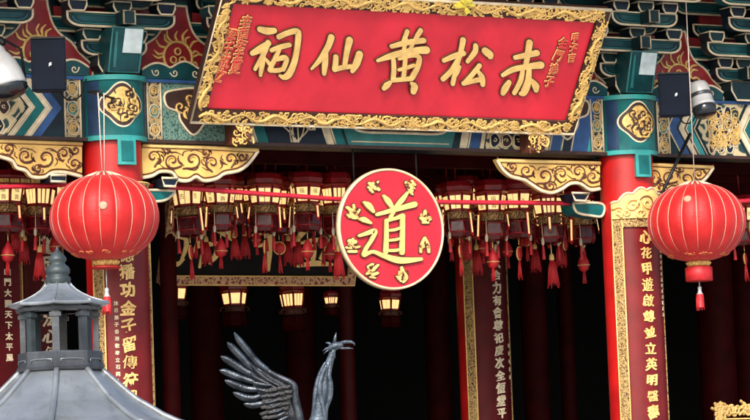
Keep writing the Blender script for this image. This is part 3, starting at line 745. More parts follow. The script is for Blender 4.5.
# pale outer moulding
mb.tube([pf(0, 0, .03), pf(PW, 0, .03), pf(PW, PH, .03), pf(0, PH, .03)], .022, 1, True, k=6)
frame = mb.build('frame', [BROWN, CREAM], plaque)
def carving(u0, v0, u1, v1, wdt, seed, vertical):
    """a dragon and cloud relief filling a border strip"""
    R3 = random.Random(seed); mb = MB()
    L = math.hypot(u1-u0, v1-v0); du, dv = (u1-u0)/L, (v1-v0)/L; nu, nv = -dv, du
    fm = lambda s, t, h: pf(u0+du*s+nu*t, v0+dv*s+nv*t, h)
    n = int(L/.045)
    pts = [(L*j/n, wdt*.24*math.sin(j*.62+R3.uniform(-.3, .3))) for j in range(n+1)]
    mb.tube([fm(s, t, .045) for s, t in pts], [.018+.007*math.sin(j*.37) for j in range(n+1)], 0, k=6)
    for j in range(int(L/.021)):
        s = R3.uniform(.03, L-.03); t = R3.uniform(-.40, .40)*wdt
        sp = spiral(s, t, R3.uniform(.022, .05), R3.uniform(.7, 1.2), R3.uniform(0, 6.28), R3.choice((-1, 1)), R3.uniform(0, .05), 14)
        sp = [(a, max(-wdt*.47, min(wdt*.47, b))) for a, b in sp]
        mb.tube([fm(a, b, .042) for a, b in sp], [.006+.009*q/len(sp) for q in range(len(sp))], 0, k=5)
    for j in range(int(L/.025)):
        s = R3.uniform(.03, L-.03); t = R3.uniform(-.40, .40)*wdt; a = R3.uniform(0, 6.28); l = R3.uniform(.04, .09)
        q = [(s, t, .016), (s+l*.5*math.cos(a), t+l*.5*math.sin(a), .022), (s+l*math.cos(a+.5), t+l*math.sin(a+.5), .01)]
        q = [(x, max(-wdt*.46, min(wdt*.46, y)), w2) for x, y, w2 in q]
        brush(mb, q, fm, .048+.006*R3.random(), 0, 0, .03)
    mb.build('dragon_carving', [GOLDC], frame)
carving(g*.5, g*.5, PW-g*.5, g*.5, g, 1, False); carving(g*.5, PH-g*.5, PW-g*.5, PH-g*.5, g, 2, False)
carving(g*.5, g, g*.5, PH-g, g, 3, True); carving(PW-g*.5, g, PW-g*.5, PH-g, g, 4, True)
# inner red bead of the frame
mb = MB(); mb.tube([pf(g, g, .01), pf(PW-g, g, .01), pf(PW-g, PH-g, .01), pf(g, PH-g, .01)], .014, 0, True, k=5); mb.build('inner_bead', [UMBER], frame)

# the five big characters: stroke lists in pixels of enlarged crops of the photo
def zoomed(ox, oy, sc):
    def f(x, y, h):
        u, v = pp(ox+x/sc, oy+y/sc); return pf(u, v, h)
    return f
Z4 = zoomed(245, 15, 4.425); Z5 = zoomed(370, 20, 4.667); Z6 = zoomed(480, 10, 3.5)
CH = [
 (Z4, [[(62,60,24),(95,68,30),(126,66,24)], [(146,94,22),(180,78,22),(222,68,24),(232,84,26),(226,150,24),(212,212,26),(190,258,30),(168,272,22),(150,264,12)],
       [(28,166,20),(62,148,30),(100,122,24)], [(98,118,22),(80,166,20),(40,236,14)], [(78,150,20),(72,204,24),(64,262,14)], [(86,190,12),(106,214,18)],
       [(112,152,16),(150,138,20),(192,128,18)], [(150,140,16),(132,180,18),(104,238,20)], [(128,194,14),(168,184,22),(178,196,20),(164,236,18)], [(106,240,18),(140,240,18),(164,234,14)]]),
 (Z4, [[(378,96,28),(366,132,26),(332,190,22),(290,236,8)], [(354,168,20),(350,212,26),(346,256,18)],
       [(398,182,22),(396,214,24),(392,236,22)], [(392,238,20),(430,228,20),(468,224,18)], [(458,108,30),(446,160,24),(436,222,20)], [(502,170,30),(488,212,30),(470,244,18)]]),
 (Z5, [[(170,50,20),(160,76,20),(150,100,16)], [(232,46,22),(216,72,20),(202,98,16)], [(96,120,18),(166,102,24),(246,92,24)], [(164,84,14),(156,120,18),(150,160,16)], [(200,96,14),(186,126,16),(178,150,14)],
       [(30,186,12),(92,164,26),(176,142,26),(258,136,34)], [(104,180,20),(106,226,22),(102,272,22)], [(130,176,14),(196,160,18),(224,172,22),(216,216,24),(190,266,24)], [(128,228,12),(160,220,16),(200,206,14)],
       [(160,150,20),(156,210,20),(150,270,20)], [(100,276,18),(146,272,18),(188,268,20)], [(88,286,16),(72,300,26),(58,314,18)], [(188,290,16),(200,304,32),(196,328,26)]]),
 (Z5, [[(340,186,18),(388,166,24),(432,152,24)], [(430,90,26),(418,150,22),(398,216,22),(382,294,20)], [(408,176,18),(376,232,22),(336,272,22)], [(414,214,14),(404,236,18),(396,254,14)],
       [(488,116,22),(484,146,24),(450,190,16)], [(532,140,32),(552,156,34),(556,166,26)], [(506,208,20),(474,248,20),(436,290,20)], [(430,292,18),(476,280,20),(520,270,22)], [(500,236,16),(516,262,26),(520,296,22)]]),
 (Z6, [[(120,164,14),(158,156,18),(196,148,20)], [(170,112,22),(164,150,20),(156,196,16)], [(76,226,12),(112,206,18),(160,196,18),(210,190,24)], [(146,202,14),(138,246,16),(116,288,14)],
       [(168,200,16),(164,248,22),(150,284,24),(138,290,12)], [(98,250,16),(84,272,22),(76,288,16)], [(178,244,14),(190,262,24),(192,276,18)]]),
]
for f, strokes in CH:
    mb = MB()
    for k, s in enumerate(strokes):
        brush(mb, s, f, .020+.0012*k, 1, 5.6*(1.0 if f is not Z6 else .8))
        brush(mb, s, f, .030+.0014*k, 0, 0, .0)
    mb.build('character', [GOLD, UMBER], plaque)
# side inscriptions in small raised script
def insc(chars, px, py, dx, dy, size, sh=0):
    mb = MB()
    for k, c in enumerate(chars):
        u, v = pp(px+dx*k, py+dy*k)
        ang = .22*math.sin(k*2.3+px); ca, sa = math.cos(ang), math.sin(ang)
        fi = lambda x, y, h, u=u, v=v, ca=ca, sa=sa: pf(u+(x-u)*ca-(y-v)*sa, v+(x-u)*sa+(y-v)*ca, h)
        write(mb, c, u, v, size, fi, .012, 1, .05, .85, sh)
        write(mb, c, u, v, size, fi, .026, 0, .03, .85, sh)
        write(mb, c, u, v, size*.96, fi, .029, 2, .0, .85, sh)
    mb.build('inscription', [GOLD, UMBER, PLAQ], plaque)
insc('辛酉年孟夏', 245, 21, -2.6, 11.5, .18, .12)
insc('梁氏敬立', 230, 35, -3.8, 13, .20, .2)
insc('金門弟子', 562, 42, -4.6, 13, .165)
insc('甲子吉', 574, 37, -1.6, 10, .135)
# gilded lion clasps under the plaque and the yellow ornament on top
def clasp(px, py):
    u, v = pp(px, py); mb = MB(); R3 = random.Random(int(px))
    c = pf(u, v, 0)
    mb.box((c.x, -.26, c.z-.08), (.22, .24, .30), 1)
    for k in range(44):
        s = [(R3.uniform(-.12, .12), R3.uniform(-.22, .12)) for _ in range(1)][0]
        sp = spiral(s[0], s[1], R3.uniform(.025, .05), 1.0, R3.uniform(0, 6), R3.choice((-1, 1)), .03, 14)
        hh = -.40-.05*R3.random()
        mb.tube([Vector((c.x+x, hh-.10*max(0, y), c.z+y)) for x, y in sp], [.005+.008*j/14 for j in range(len(sp))], k % 5 == 0, k=5)
    mb.build('clasp', [GOLDC, UMBER], plaque)
clasp(243, 124); clasp(538, 133)
mb = MB(); u, v = pp(462, 3)
YG = mat('lemon gilt', (.75, .62, .08), .4, 0, .25, 12)
for k in range(16):
    a = rnd.uniform(0, 6.28); q = .07*math.sqrt(rnd.random())
    brush(mb, [(u+q*math.cos(a), v+q*math.sin(a), .03), (u+(q+.05)*math.cos(a), v+(q+.03)*math.sin(a), .035)], lambda x, y, h: pf(x, y, h), .09+.001*k, 0, 0, .03)
mb.build('top_ornament', [YG], plaque)

# =================================================================== ROUND SIGN
DC = P(391.5, 229, -.24); DR = .755
sign = empty('round_sign', DC, 'round red sign with cream rim and gold character, hung below the lintel', 'sign')
mb = MB(); mb.lathe([(DR-.02, 0), (DR-.02, .06)], DC+Vector((0, .06, 0)), 0, 72, axis=(0, -1, 0), smooth=False); mb.build('disc', SIGN, sign)
mb = MB(); mb.lathe([(DR-.036, 0), (DR-.030, .07), (DR-.016, .08), (DR-.002, .07), (DR+.004, 0), (DR-.036, 0)], DC+Vector((0, .06, 0)), 0, 72, axis=(0, -1, 0), capped=False); mb.build('rim', mat('pale gilt rim', (.72, .55, .34), .5, 0, .25, 8), sign)
def sf(px, py, h):
    p = P(px, py, DC.y); return Vector((p.x, DC.y-h, p.z))
ZD = lambda x, y, h: sf(330+x/3, 160+y/3, h)
dao = [[(158,108,8),(170,122,18),(182,140,14)], [(230,98,8),(212,122,16),(192,144,10)], [(138,164,12),(190,150,16),(250,134,20)], [(192,150,10),(182,166,12),(176,182,10)],
       [(166,182,12),(166,230,14),(164,276,16)], [(166,182,12),(192,176,12),(214,168,16)], [(214,168,16),(214,220,15),(212,278,18)], [(172,212,9),(190,210,10),(208,204,9)], [(172,242,9),(190,240,10),(208,236,9)], [(166,272,10),(190,272,11),(212,268,10)],
       [(98,128,8),(112,138,20),(126,156,10)], [(86,178,10),(98,180,18),(118,190,8)], [(84,228,10),(108,220,14),(130,214,16),(122,238,12),(104,266,12),(98,284,16)], [(98,286,14),(124,276,12),(156,288,16),(206,302,22),(268,298,12)]]
mb = MB()
for k, s in enumerate(dao):
    s = [(x, y, w2*.88) for x, y, w2 in s]; brush(mb, s, ZD, .010+.001*k, 1, 3.2); brush(mb, s, ZD, .032+.0012*k, 0, 0, 0)
mb.build('character', [GOLD, UMBER], sign)
emb = [(130, 80), (238, 80), (283, 172), (282, 255), (215, 345), (125, 330), (66, 258), (66, 155)]
for k, (ex, ey) in enumerate(emb):
    mb = MB(); R3 = random.Random(k+3)
    shapes = {0: [[(-12,-8,10),(0,0,18),(12,8,10)], [(-10,10,6),(10,-12,6)], [(-14,2,8),(-4,14,8)]],
              1: [[(-10,-10,10),(0,2,22),(2,12,16)], [(4,-14,8),(12,-4,8)], [(-2,14,6),(6,20,6)]],
              2: [[(0,-16,8),(0,-6,14),(0,2,10)], [(-10,2,12),(0,8,16),(12,4,12)], [(-6,14,6),(8,14,6)]],
              3: [[(0,-18,8),(-8,0,10),(-10,18,8)], [(2,-16,6),(8,0,10),(10,18,8)]],
              4: [[(-2,-18,10),(0,-6,14),(-8,8,14)], [(6,-4,10),(10,8,10),(2,18,8)], [(-14,4,6),(-4,16,6)]],
              5: [[(-14,10,8),(0,0,12),(14,-12,8)], [(-10,-8,10),(0,-14,10)], [(0,12,12),(12,8,10)], [(-6,18,6),(6,20,6)]],
              6: [[(-8,-12,14),(6,-10,14)], [(-16,4,8),(0,4,10),(16,2,8)], [(-10,14,10),(8,14,10)], [(0,-18,6),(2,0,6)]],
              7: [[(-14,-10,10),(-4,-2,14),(0,10,22),(8,14,16)], [(2,-16,8),(4,-6,8)], [(12,2,10),(16,-4,8)], [(-14,8,6),(-8,14,8)]]}[k]
    for j, s in enumerate(shapes):
        s2 = [(ex+x*1.2, ey+y*1.2, w2*.85) for x, y, w2 in s]
        brush(mb, s2, ZD, .010+.001*j, 1, 3.6); brush(mb, s2, ZD, .026+.0012*j, 0, 0, 0)
    for j in range(7):
        sp = spiral(ex+R3.uniform(-12, 12), ey+R3.uniform(-10, 10), R3.uniform(3, 6), .9, R3.uniform(0, 6), 1, 0, 12)
        mb.tube([ZD(x, y, .030) for x, y in sp], .009, j % 2, k=4)
    mb.build('emblem', [GOLD, UMBER], sign)
for q in (-.45, .45):
    mb = MB(); mb.tube([(DC.x+q, DC.y+.10, DC.z+.50), (DC.x+q, DC.y+.10, Z_LB-.002)], .012, 0, k=6)
    mb.build('hanger', BLACK, sign)

# =================================================================== BIG RED LANTERNS
def big_lantern(cx, cy, wpx, hpx, Y, label, base, cords, nrib=20, rot=0):
    c = P(cx, cy, Y)
    sc = (c-CAM).dot(d_)/F
    rx = wpx/2*sc; rz = hpx/2*sc
    t = empty('red_lantern', c, label, 'lantern', 'big red silk lanterns'); t.location = c
    mb = MB(); nu, nv = nrib*8, 40
    prof = []
    for j in range(nv+1):
        a = -PI/2+PI*j/nv
        ca = abs(math.cos(a))**.86; sa = math.copysign(abs(math.sin(a))**1.0, a)
        prof.append((max(.16*rx, rx*ca), rz*sa))
    vs = []
    for (rad, z) in prof:
        for i in range(nu):
            th = 2*PI*i/nu+rot; g2 = abs(math.sin(nrib*th/2-nrib*rot/2))
            q = rad*(1-.030*(1-g2)**2)*(1+.012*noise.noise(Vector((math.cos(th)*1.6+cx, math.sin(th)*1.6, z*2.2)))+.004*noise.noise(Vector((math.cos(th)*7+cx, math.sin(th)*7, z*14))))
            vs.append(c+Vector((q*math.cos(th), q*math.sin(th), z)))
    fs = [(j*nu+i, j*nu+(i+1) % nu, (j+1)*nu+(i+1) % nu, (j+1)*nu+i) for j in range(nv) for i in range(nu)]
    mb.add(vs, fs, 0, True)
    mb.build('silk_shell', SILK, t)
    mb = MB()
    for i in range(nrib):
        th = 2*PI*i/nrib+rot
        for (a0, a1) in ((-52, 76),):
            pts = []
            for j in range(22):
                a = R(mix(a0, a1, j/21)); rad = rx*abs(math.cos(a))**.86*.978*(1+.012*noise.noise(Vector((math.cos(th)*1.6+cx, math.sin(th)*1.6, rz*math.sin(a)*2.2))))
                pts.append(c+Vector((rad*math.cos(th), rad*math.sin(th), rz*math.sin(a))))
            mb.tube(pts, [.0015+.0035*math.sin(PI*j/21) for j in range(22)], 0, k=5)
    mb.build('rib', mat('rib thread', (.66, .36, .26), .5, 0, .2, 9), t)
    mb = MB()       # gathered collar on top and gilt painted ends
    mb.lathe([(.30*rx, rz*.955), (.24*rx, rz*.995), (.17*rx, rz*1.03), (.12*rx, rz*1.05), (.02*rx, rz*1.06)], c, 0, 24)
    for k in range(16):
        a = 2*PI*k/16; mb.tube([c+Vector((q*rx*math.cos(a), q*rx*math.sin(a), z*rz)) for q, z in ((.36, .935), (.24, 1.0), (.12, 1.055))], .012, 1, k=5)
    mb.build('top_collar', [BEAD, CREAM], t)
    mb = MB(); R3 = random.Random(int(cx))
    for k in range(9):
        a = 2*PI*(k+.3)/9; lat = R(-58)
        def sfm(u, v, h):
            la = lat+v; lo = a+u
            rad = rx*abs(math.cos(la))**.86+h; return c+Vector((rad*math.cos(lo), rad*math.sin(lo), rz*math.sin(la)-h*.6))
        for j in range(4):
            sp = spiral(R3.uniform(-.22, .22), R3.uniform(-.07, .07), R3.uniform(.06, .11), .9, R3.uniform(0, 6), R3.choice((-1, 1)), .05, 12)
            mb.tube([sfm(x, y*.5, .004) for x, y in sp], .008, 0, k=4)
    mb.build('gilt_cloud', mat('faded gilt', (.62, .16, .06), .5, 0, .3, 20), t)
    mb = MB(); zb2 = -rz*.985
    mb.lathe([(.10*rx, zb2), (.22*rx, zb2-.01), (.23*rx, zb2-.05), (.20*rx, zb2-.07)], c, 0, 24)
    for k in range(12):
        a = 2*PI*k/12; mb.tube([c+Vector((q*rx*math.cos(a), q*rx*math.sin(a), zb2-dz)) for q, dz in ((.16, .0), (.24, .03), (.19, .07))], .016, 0, k=5)
    mb.lathe([(.23*rx, zb2-.075), (.275*rx, zb2-.085), (.275*rx, zb2-.085-base), (.25*rx, zb2-.09-base)], c, 1, 28)
    mb.build('bottom_collar', [GOLDC, BEAD], t)
    mb = MB(); z1 = zb2-.09-max(base, .17)
    mb.tube([c+Vector((0, 0, zb2-.085-base)), c+Vector((0, 0, z1-.06))], .008, 1, k=5)
    mb.lathe([(.012, z1-.06), (.028, z1-.08), (.022, z1-.11), (.03, z1-.15), (.045, z1-.165)], c, 1, 12)
    mb.lathe([(.045, z1-.167), (.05, z1-.22), (.045, z1-.33), (.05, z1-.335)], c, 0, 12)
    for k in range(18):
        a = rnd.uniform(0, 6.28); q = rnd.uniform(.02, .048); mb.tube([c+Vector((q*math.cos(a), q*math.sin(a), z1-.2)), c+Vector((q*1.1*math.cos(a), q*1.1*math.sin(a), z1-.36-.02*rnd.random()))], .006, 0, k=4)
    mb.build('tassel', [BEAD, LAMPW], t)
    # a small pale seal on the gore that faces the viewer
    mb = MB(); vdir = (CAM-c); az = math.atan2(vdir.y, vdir.x)+cords[2]; la = R(cords[3])
    rad = rx*abs(math.cos(la))**.86; q = c+Vector((rad*math.cos(az), rad*math.sin(az), rz*math.sin(la)))
    nn = Vector((math.cos(az)*math.cos(la), math.sin(az)*math.cos(la), math.sin(la)*1.1)).normalized()
    mb.lathe([(.048, -.01), (.048, .008), (.03, .014), (.002, .015)], q, 0, 20, axis=nn); mb.build('seal', [mat('faded seal', (.50, .27, .18), .6, 0, .3, 30)], t)
    mb = MB()
    for dx in cords[0]:
        mb.tube([c+Vector((dx*.4, 0, rz*1.02)), c+Vector((dx, .0, cords[1]))], .0065, 0, k=5)
    mb.build('cord', CORD, t)
    return t, c, rx, rz
l1, c1, rx1, rz1 = big_lantern(104.5, 217.5, 110, 86, -1.15, 'big red silk lantern hanging before the left column', .012, ((-.035, .04), .93*1.55, -.02, 9), rot=.1)
l2, c2, rx2, rz2 = big_lantern(696.5, 222.5, 99, 78, -1.15, 'big red silk lantern at the right, its red base and tassel in full view', .17, ((.0,), 3.6, -.18, 31), rot=.02)
mb = MB(); hz = c1.z+.93*1.55
mb.tube([(XL-.05, -.33, hz+.05), (c1.x, -.8, hz+.06), (c1.x, -1.17, hz+.02), (c1.x, -1.15, hz-.02)], .014, 0, k=6)
hk = mb.build('lantern_hook', IRON); tag(hk, 'thin iron hook on the left column holding the lantern cords', 'hook')
mb = MB(); a = P(690, 134, -.30); b = P(662, 193, -.60)
mb.tube([a, b], .022, 0, k=8); tag(mb.build('stay_rod', IRON), 'black slanting rod behind the right hand lantern', 'rod')

# =================================================================== RED ROPE
mb = MB()
rp = ss([(30, 186), (60, 185), (82, 183)])
mb.tube([P(x, y, .1) for x, y in ss([(-20, 187.5), (30, 186.2), (84, 184)])], .026, 0, k=8)
tag(mb.build('red_rope', ROPE), 'red rope running left of the left column under the gilt spandrel', 'rope')
mb = MB()
mb.tube([P(x, y, .1) for x, y in ss([(138, 185), (190, 188.5), (250, 193), (300, 196.5), (345, 199.5), (440, 202), (520, 202.8), (604, 203.5)])], .030, 0, k=8)
tag(mb.build('red_rope', ROPE), 'long red rope strung between the two columns behind the round sign', 'rope')

mb = MB()
mb.tube([P(x, y, .1) for x, y in ss([(650, 203.5), (700, 203), (745, 201), (800, 196)])], .030, 0, k=8)
tag(mb.build('red_rope', ROPE), 'red rope right of the right column, mostly behind the big lantern', 'rope')
ec = P(766, 229, .25)
s2 = empty('round_sign', ec, 'edge of a round red sign with pale gilt rim at the right picture margin', 'sign')
mb = MB(); mb.lathe([(.27, 0), (.27, .05)], ec, 0, 48, axis=(0, -1, 0), smooth=False); mb.build('disc', SIGN, s2)
mb = MB(); mb.lathe([(.25, 0), (.255, .06), (.285, .07), (.29, 0), (.25, 0)], ec, 0, 48, axis=(0, -1, 0), capped=False); mb.build('rim', YEL, s2)
mb = MB(); mb.tube([ec+Vector((0, .03, .2)), ec+Vector((0, .03, Z_LB-ec.z+.02))], .01, 0, k=5); mb.build('hanger', BLACK, s2)
# =================================================================== PALACE LANTERNS
def palace(kind, lit):
    t = empty('palace_lantern', (0, 0, 0))
    pm = PANELLIT if lit else PANELC
    z = 0                 # z = 0 : middle of the paper crown
    def hexpt(r, k, zz): a = PI/3*k; return Vector((r*math.cos(a), r*math.sin(a), zz))
    mb = MB()
    mb.tube([(0, 0, 1.25), (0, 0, .30)], .010, 0, k=5)
    mb.lathe([(.10, .30), (.19, .27), (.215, .20), (.20, .14), (.235, .125), (.20, .10)], (0, 0, 0), 0, 6, smooth=False)
    mb.build('crown', [LRED], t, Vector())
    mb = MB(); mb.lathe([(.19, .098), (.155, -.13), (.10, -.13)], (0, 0, 0), 0, 6, smooth=False)
    for k in range(6): mb.tube([hexpt(.197, k, .10), hexpt(.162, k, -.13)], .013, 0, k=4)
    body = mb.build('collar', [LRED], t, Vector())
    for k in range(6):
        a, b, c, e = hexpt(.193, k, .085), hexpt(.193, k+1, .085), hexpt(.160, k+1, -.115), hexpt(.160, k, -.115)
        n = (b-a).cross(e-a).normalized(); mid = (a+b+c+e)/4
        if n.dot(mid) < 0: n = -n
        mb = MB()
        ins = lambda u, v: (a*(1-u)+b*u)*(1-v)+(e*(1-u)+c*u)*v
        cols = {0: [(.12, .88)], 1: [(.10, .30), (.40, .60), (.70, .90)], 2: [(.12, .47), (.53, .88)]}[kind]
        for (ua, ub) in cols: mb.prism([ins(ua, .06), ins(ub, .06), ins(ub, .94), ins(ua, .94)], n*.010, 0)
        if kind != 1 and not lit:
            q = ins(.5 if kind == 0 else .3, .5)+n*.0115; ux = (b-a).normalized(); uy = (a-e).normalized()
            for gz, cc in ((.045, '福'), (-.045, '壽')) if kind == 0 else ((0, '吉'),):
                nvv, fss, bdd = glyph(cc, .0)
                mb.add([q+ux*x*.07+uy*(y*.07+gz) for x, y in nvv], fss, 1)
        mb.build('paper_panel', [pm, UMBER], body, Vector())
    mb = MB(); mb.lathe([(.12, -.13), (.165, -.15), (.15, -.19), (.165, -.23), (.12, -.25)], (0, 0, 0), 0, 12)
    for k in range(6):
        a = PI/3*k; ux, uy = math.cos(a), math.sin(a)
        mb.tube([(ux*q, uy*q, zz) for q, zz in ((.14, -.15), (.215, -.17), (.225, -.21), (.19, -.22))], .010, 0, k=5)
    mb.build('gilt_neck', [UMBER if lit else LORN], t, Vector())
    mb = MB(); mb.lathe([(.10, -.252), (.175, -.27), (.185, -.42), (.15, -.48), (.05, -.50)], (0, 0, 0), 1, 6, smooth=False)
    for k in range(6): mb.tube([hexpt(.178, k, -.265), hexpt(.188, k, -.42), hexpt(.153, k, -.48)], .012, 0, k=4)
    mb.tube([hexpt(.188, k, -.42) for k in range(6)], .011, 0, True, k=4); mb.tube([hexpt(.178, k, -.27) for k in range(6)], .012, 0, True, k=4)
    mb.build('glass_body', [DKRED, DKRED] if lit else [LRED, LGLASS], t, Vector())  # lanterns deep inside: neck and body darkened in colour for the hall's shade
    if lit: return t
    dr = {0: 0, 1: -.04, 2: .05}[kind]
    mb = MB(); mb.tube([(0, 0, -.49), (0, 0, -.62+dr)], .007, 1, k=4)
    if kind == 0:
        mb.lathe([(.004, -.58), (.028, -.62), (.066, -.70), (.080, -.76), (.060, -.82), (.012, -.85)], (0, 0, 0), 0, 14)
        mb.tube([(.081*math.cos(a), .081*math.sin(a), -.76) for a in [2*PI*j/14 for j in range(14)]], .006, 1, True, k=4)
        for j in range(7): a = 2*PI*j/7; mb.tube([(.012*math.cos(a), .012*math.sin(a), -.84), (.022*math.cos(a), .022*math.sin(a), -1.0)], .006, 0, k=4)
    elif kind == 1:
        mb.lathe([(.012, -.62), (.03, -.64), (.036, -.69), (.022, -.71)], (0, 0, 0), 1, 10)
        mb.lathe([(.025, -.71), (.045, -.80), (.070, -1.00), (.062, -1.0)], (0, 0, 0), 0, 12)
        for j in range(16): a = 2*PI*j/16; mb.tube([(.026*math.cos(a), .026*math.sin(a), -.71), (.050*math.cos(a), .050*math.sin(a), -.82), (.074*math.cos(a+.1), .074*math.sin(a+.1), -1.0-.03*(j % 3))], .008, 0, k=4)
    else:
        mb.lathe([(.006, -.02), (.075, -.018), (.082, 0), (.075, .018), (.006, .02)], (0, 0, -.68), 0, 20, axis=(.5, -1, 0))
        mb.tube([Vector((.083*math.cos(a)*.894, .083*math.cos(a)*.447, -.68+.083*math.sin(a))) for a in [2*PI*j/20 for j in range(20)]], .010, 1, True, k=5)
        for j in range(9): a = 2*PI*j/9; mb.tube([(.008*math.cos(a), .008*math.sin(a), -.76), (.028*math.cos(a), .028*math.sin(a), -.98-.02*(j % 3))], .007, 0, k=4)
    mb.build('pendant', [BEAD, GOLD], t, Vector())
    # paper streamers between the corner hooks
    for k in range(6):
        if (k+kind) % 2: continue
        a = PI/3*k+.5; ux, uy = math.cos(a)*.20, math.sin(a)*.20; tx, ty = -math.sin(a), math.cos(a); mb = MB(); L = .20+.06*((k*7+kind*3) % 4)
        mb.prism([(ux-tx*.028, uy-ty*.028, -.14), (ux+tx*.028, uy+ty*.028, -.14), (ux*1.12+tx*.024, uy*1.12+ty*.024, -.14-L), (ux*1.12, uy*1.12, -.17-L), (ux*1.12-tx*.024, uy*1.12-ty*.024, -.14-L)], (ux*.03, uy*.03, 0), 0)
        mb.prism([(ux*1.04-tx*.012, uy*1.04-ty*.012, -.17), (ux*1.04+tx*.012, uy*1.04+ty*.012, -.17), (ux*1.14+tx*.010, uy*1.14+ty*.010, -.12-L), (ux*1.14-tx*.010, uy*1.14-ty*.010, -.12-L)], (ux*.03, uy*.03, 0), 1)
        mb.build('streamer', [BEAD if k % 3 else LRED, PANELC], t, Vector())
    for k in (0, 3):
        a = PI/3*k; ux, uy = math.cos(a)*.215, math.sin(a)*.215
        mb = MB(); mb.tube([(ux, uy, -.21), (ux, uy, -.44)], .005, 1, k=4)
        mb.lathe([(.008, -.42), (.022, -.45), (.020, -.50), (.010, -.52)], (ux, uy, 0), 1, 8)
        mb.lathe([(.012, -.52), (.022, -.60), (.026, -.70)], (ux, uy, 0), 0, 8)
        mb.build('tassel', [BEAD, CREAM], t, Vector())
    return t
def copy_tree(o, parent=None):
    c = o.copy(); col.objects.link(c); c.parent = parent
    for ch in list(o.children): copy_tree(ch, c)
    return c
protos = {}
def put_palace(kind, lit, px, py, Y, sc, rz, label, group):
    if (kind, lit) not in protos: protos[(kind, lit)] = t = palace(kind, lit)
    else:
        t = copy_tree(protos[(kind, lit)])
    t.location = P(px, py, Y); t.rotation_euler = (R(rnd.uniform(-2, 2)), R(rnd.uniform(-2, 2)), rz); t.scale = (sc*rnd.uniform(.96, 1.06), sc*rnd.uniform(.96, 1.06), sc*rnd.uniform(.9, 1.08))
    tag(t, label, 'lantern', group)
GA = 'palace lanterns hung in a row under the lintel'
ROW = [
 (8, 193, 1.35, 0, 'palace lantern at the left edge of the picture, above a red drop pendant', .3),
 (40, 196, 1.35, 1, 'palace lantern beside the left edge of the left big red lantern, striped paper collar', .9),
 (187, 196, 1.35, 2, 'palace lantern nearest the left column on its right, with wide paper collar', .35),
 (220, 195, 1.35, 0, 'palace lantern second to the right of the left column', .75),
 (265, 195, 1.35, 2, 'palace lantern with two broad paper panels, above the middle of the dark inner plaque', .5),
 (307, 194, 1.35, 0, 'palace lantern left of the round sign, second from it', .2),
 (336, 195, 1.35, 1, 'palace lantern half hidden by the left rim of the round sign', .8),
 (457, 202, 1.35, 2, 'palace lantern directly right of the round sign', .4),
 (491, 202, 1.35, 0, 'palace lantern above the white characters of the dark couplet board', .65),
 (517, 200, 1.35, 2, 'palace lantern with an ornate flared collar under the tip of the right gilt spandrel', .15),
 (548, 205, 1.35, 1, 'palace lantern with narrow paper strips, second left of the right column', .5),
 (580, 207, 1.35, 0, 'palace lantern nearest the right column on its left', .9),
 (741, 214, 1.35, 2, 'palace lantern at the right edge of the picture, beside the right big red lantern', .3),
]
for px, py, Y, kd, lb, rz in ROW: put_palace(kd, False, px, py, Y, 1.0, rz, lb, GA)
GB = 'palace lanterns of the second row'
ROW2 = [(24, 192, 'dim palace lantern of the second row between the two at the far left', 1), (204, 193, 'dim palace lantern of the second row between the first two right of the left column', 1),
        (243, 193, 'dim palace lantern of the second row with narrow strips, left of the broad panelled one', 1), (286, 194, 'dim palace lantern of the second row with narrow strips, right of the broad panelled one', 1),
        (322, 195, 'dim palace lantern of the second row just left of the round sign', 2), (474, 200, 'dim palace lantern of the second row, second right of the round sign', 1),
        (504, 200, 'dim palace lantern of the second row behind the ornate flared one', 0), (532, 201, 'dim palace lantern of the second row left of the strip panelled one', 1), (565, 203, 'dim palace lantern of the second row close to the right column', 2)]
for k, (px, py, lb, kd) in enumerate(ROW2): put_palace(kd, False, px, py+rnd.uniform(-3, 2), 2.3, .92, .3+k*.37, lb, GB)
GD = 'palace lanterns of the rearmost hanging row'
for k, (px, lb) in enumerate([(16, 'rear palace lantern at the far left behind the two in front'), (52, 'rear palace lantern close behind the left big lantern'), (196, 'rear palace lantern between the first two right of the left column'), (232, 'rear palace lantern right of the second front one, above the inner plaque'),
        (254, 'rear palace lantern above the middle of the inner plaque'), (277, 'rear palace lantern right of the broad panelled one'), (298, 'rear palace lantern above the right part of the inner plaque'), (328, 'rear palace lantern beside the left rim of the round sign'),
        (448, 'rear palace lantern beside the right rim of the round sign'), (466, 'rear palace lantern above the gilt edge of the dark couplet board'), (483, 'rear palace lantern above the dark couplet board'), (524, 'rear palace lantern right of the ornate flared one'), (556, 'rear palace lantern left of the one nearest the right column')]):
    put_palace((k*2+1) % 3, False, px, 196+px*.012+rnd.uniform(-9, 1), 1.9, rnd.uniform(.78, .95), k*.41, lb, GD)
GC = 'lit lanterns deep in the hall'
for k, (px, py, lb, kd, sc) in enumerate([(176, 294, 'lit lantern deep in the hall, only a pale sliver below the inner plaque', 0, 1.0), (234, 299, 'lit lantern deep in the hall below the inner plaque, broad warm panels', 0, 1.1), (292, 300, 'lit lantern deep in the hall below the right half of the inner plaque', 1, 1.1),
        (331, 301, 'lit lantern deep in the hall, thin, just left below the round sign', 1, .6), (390, 305, 'lit lantern deep in the hall straight below the round sign', 2, .95)]):
    put_palace(kd, True, px, py-1, 5.6, sc*.82, .2+k*.5, lb, GC)

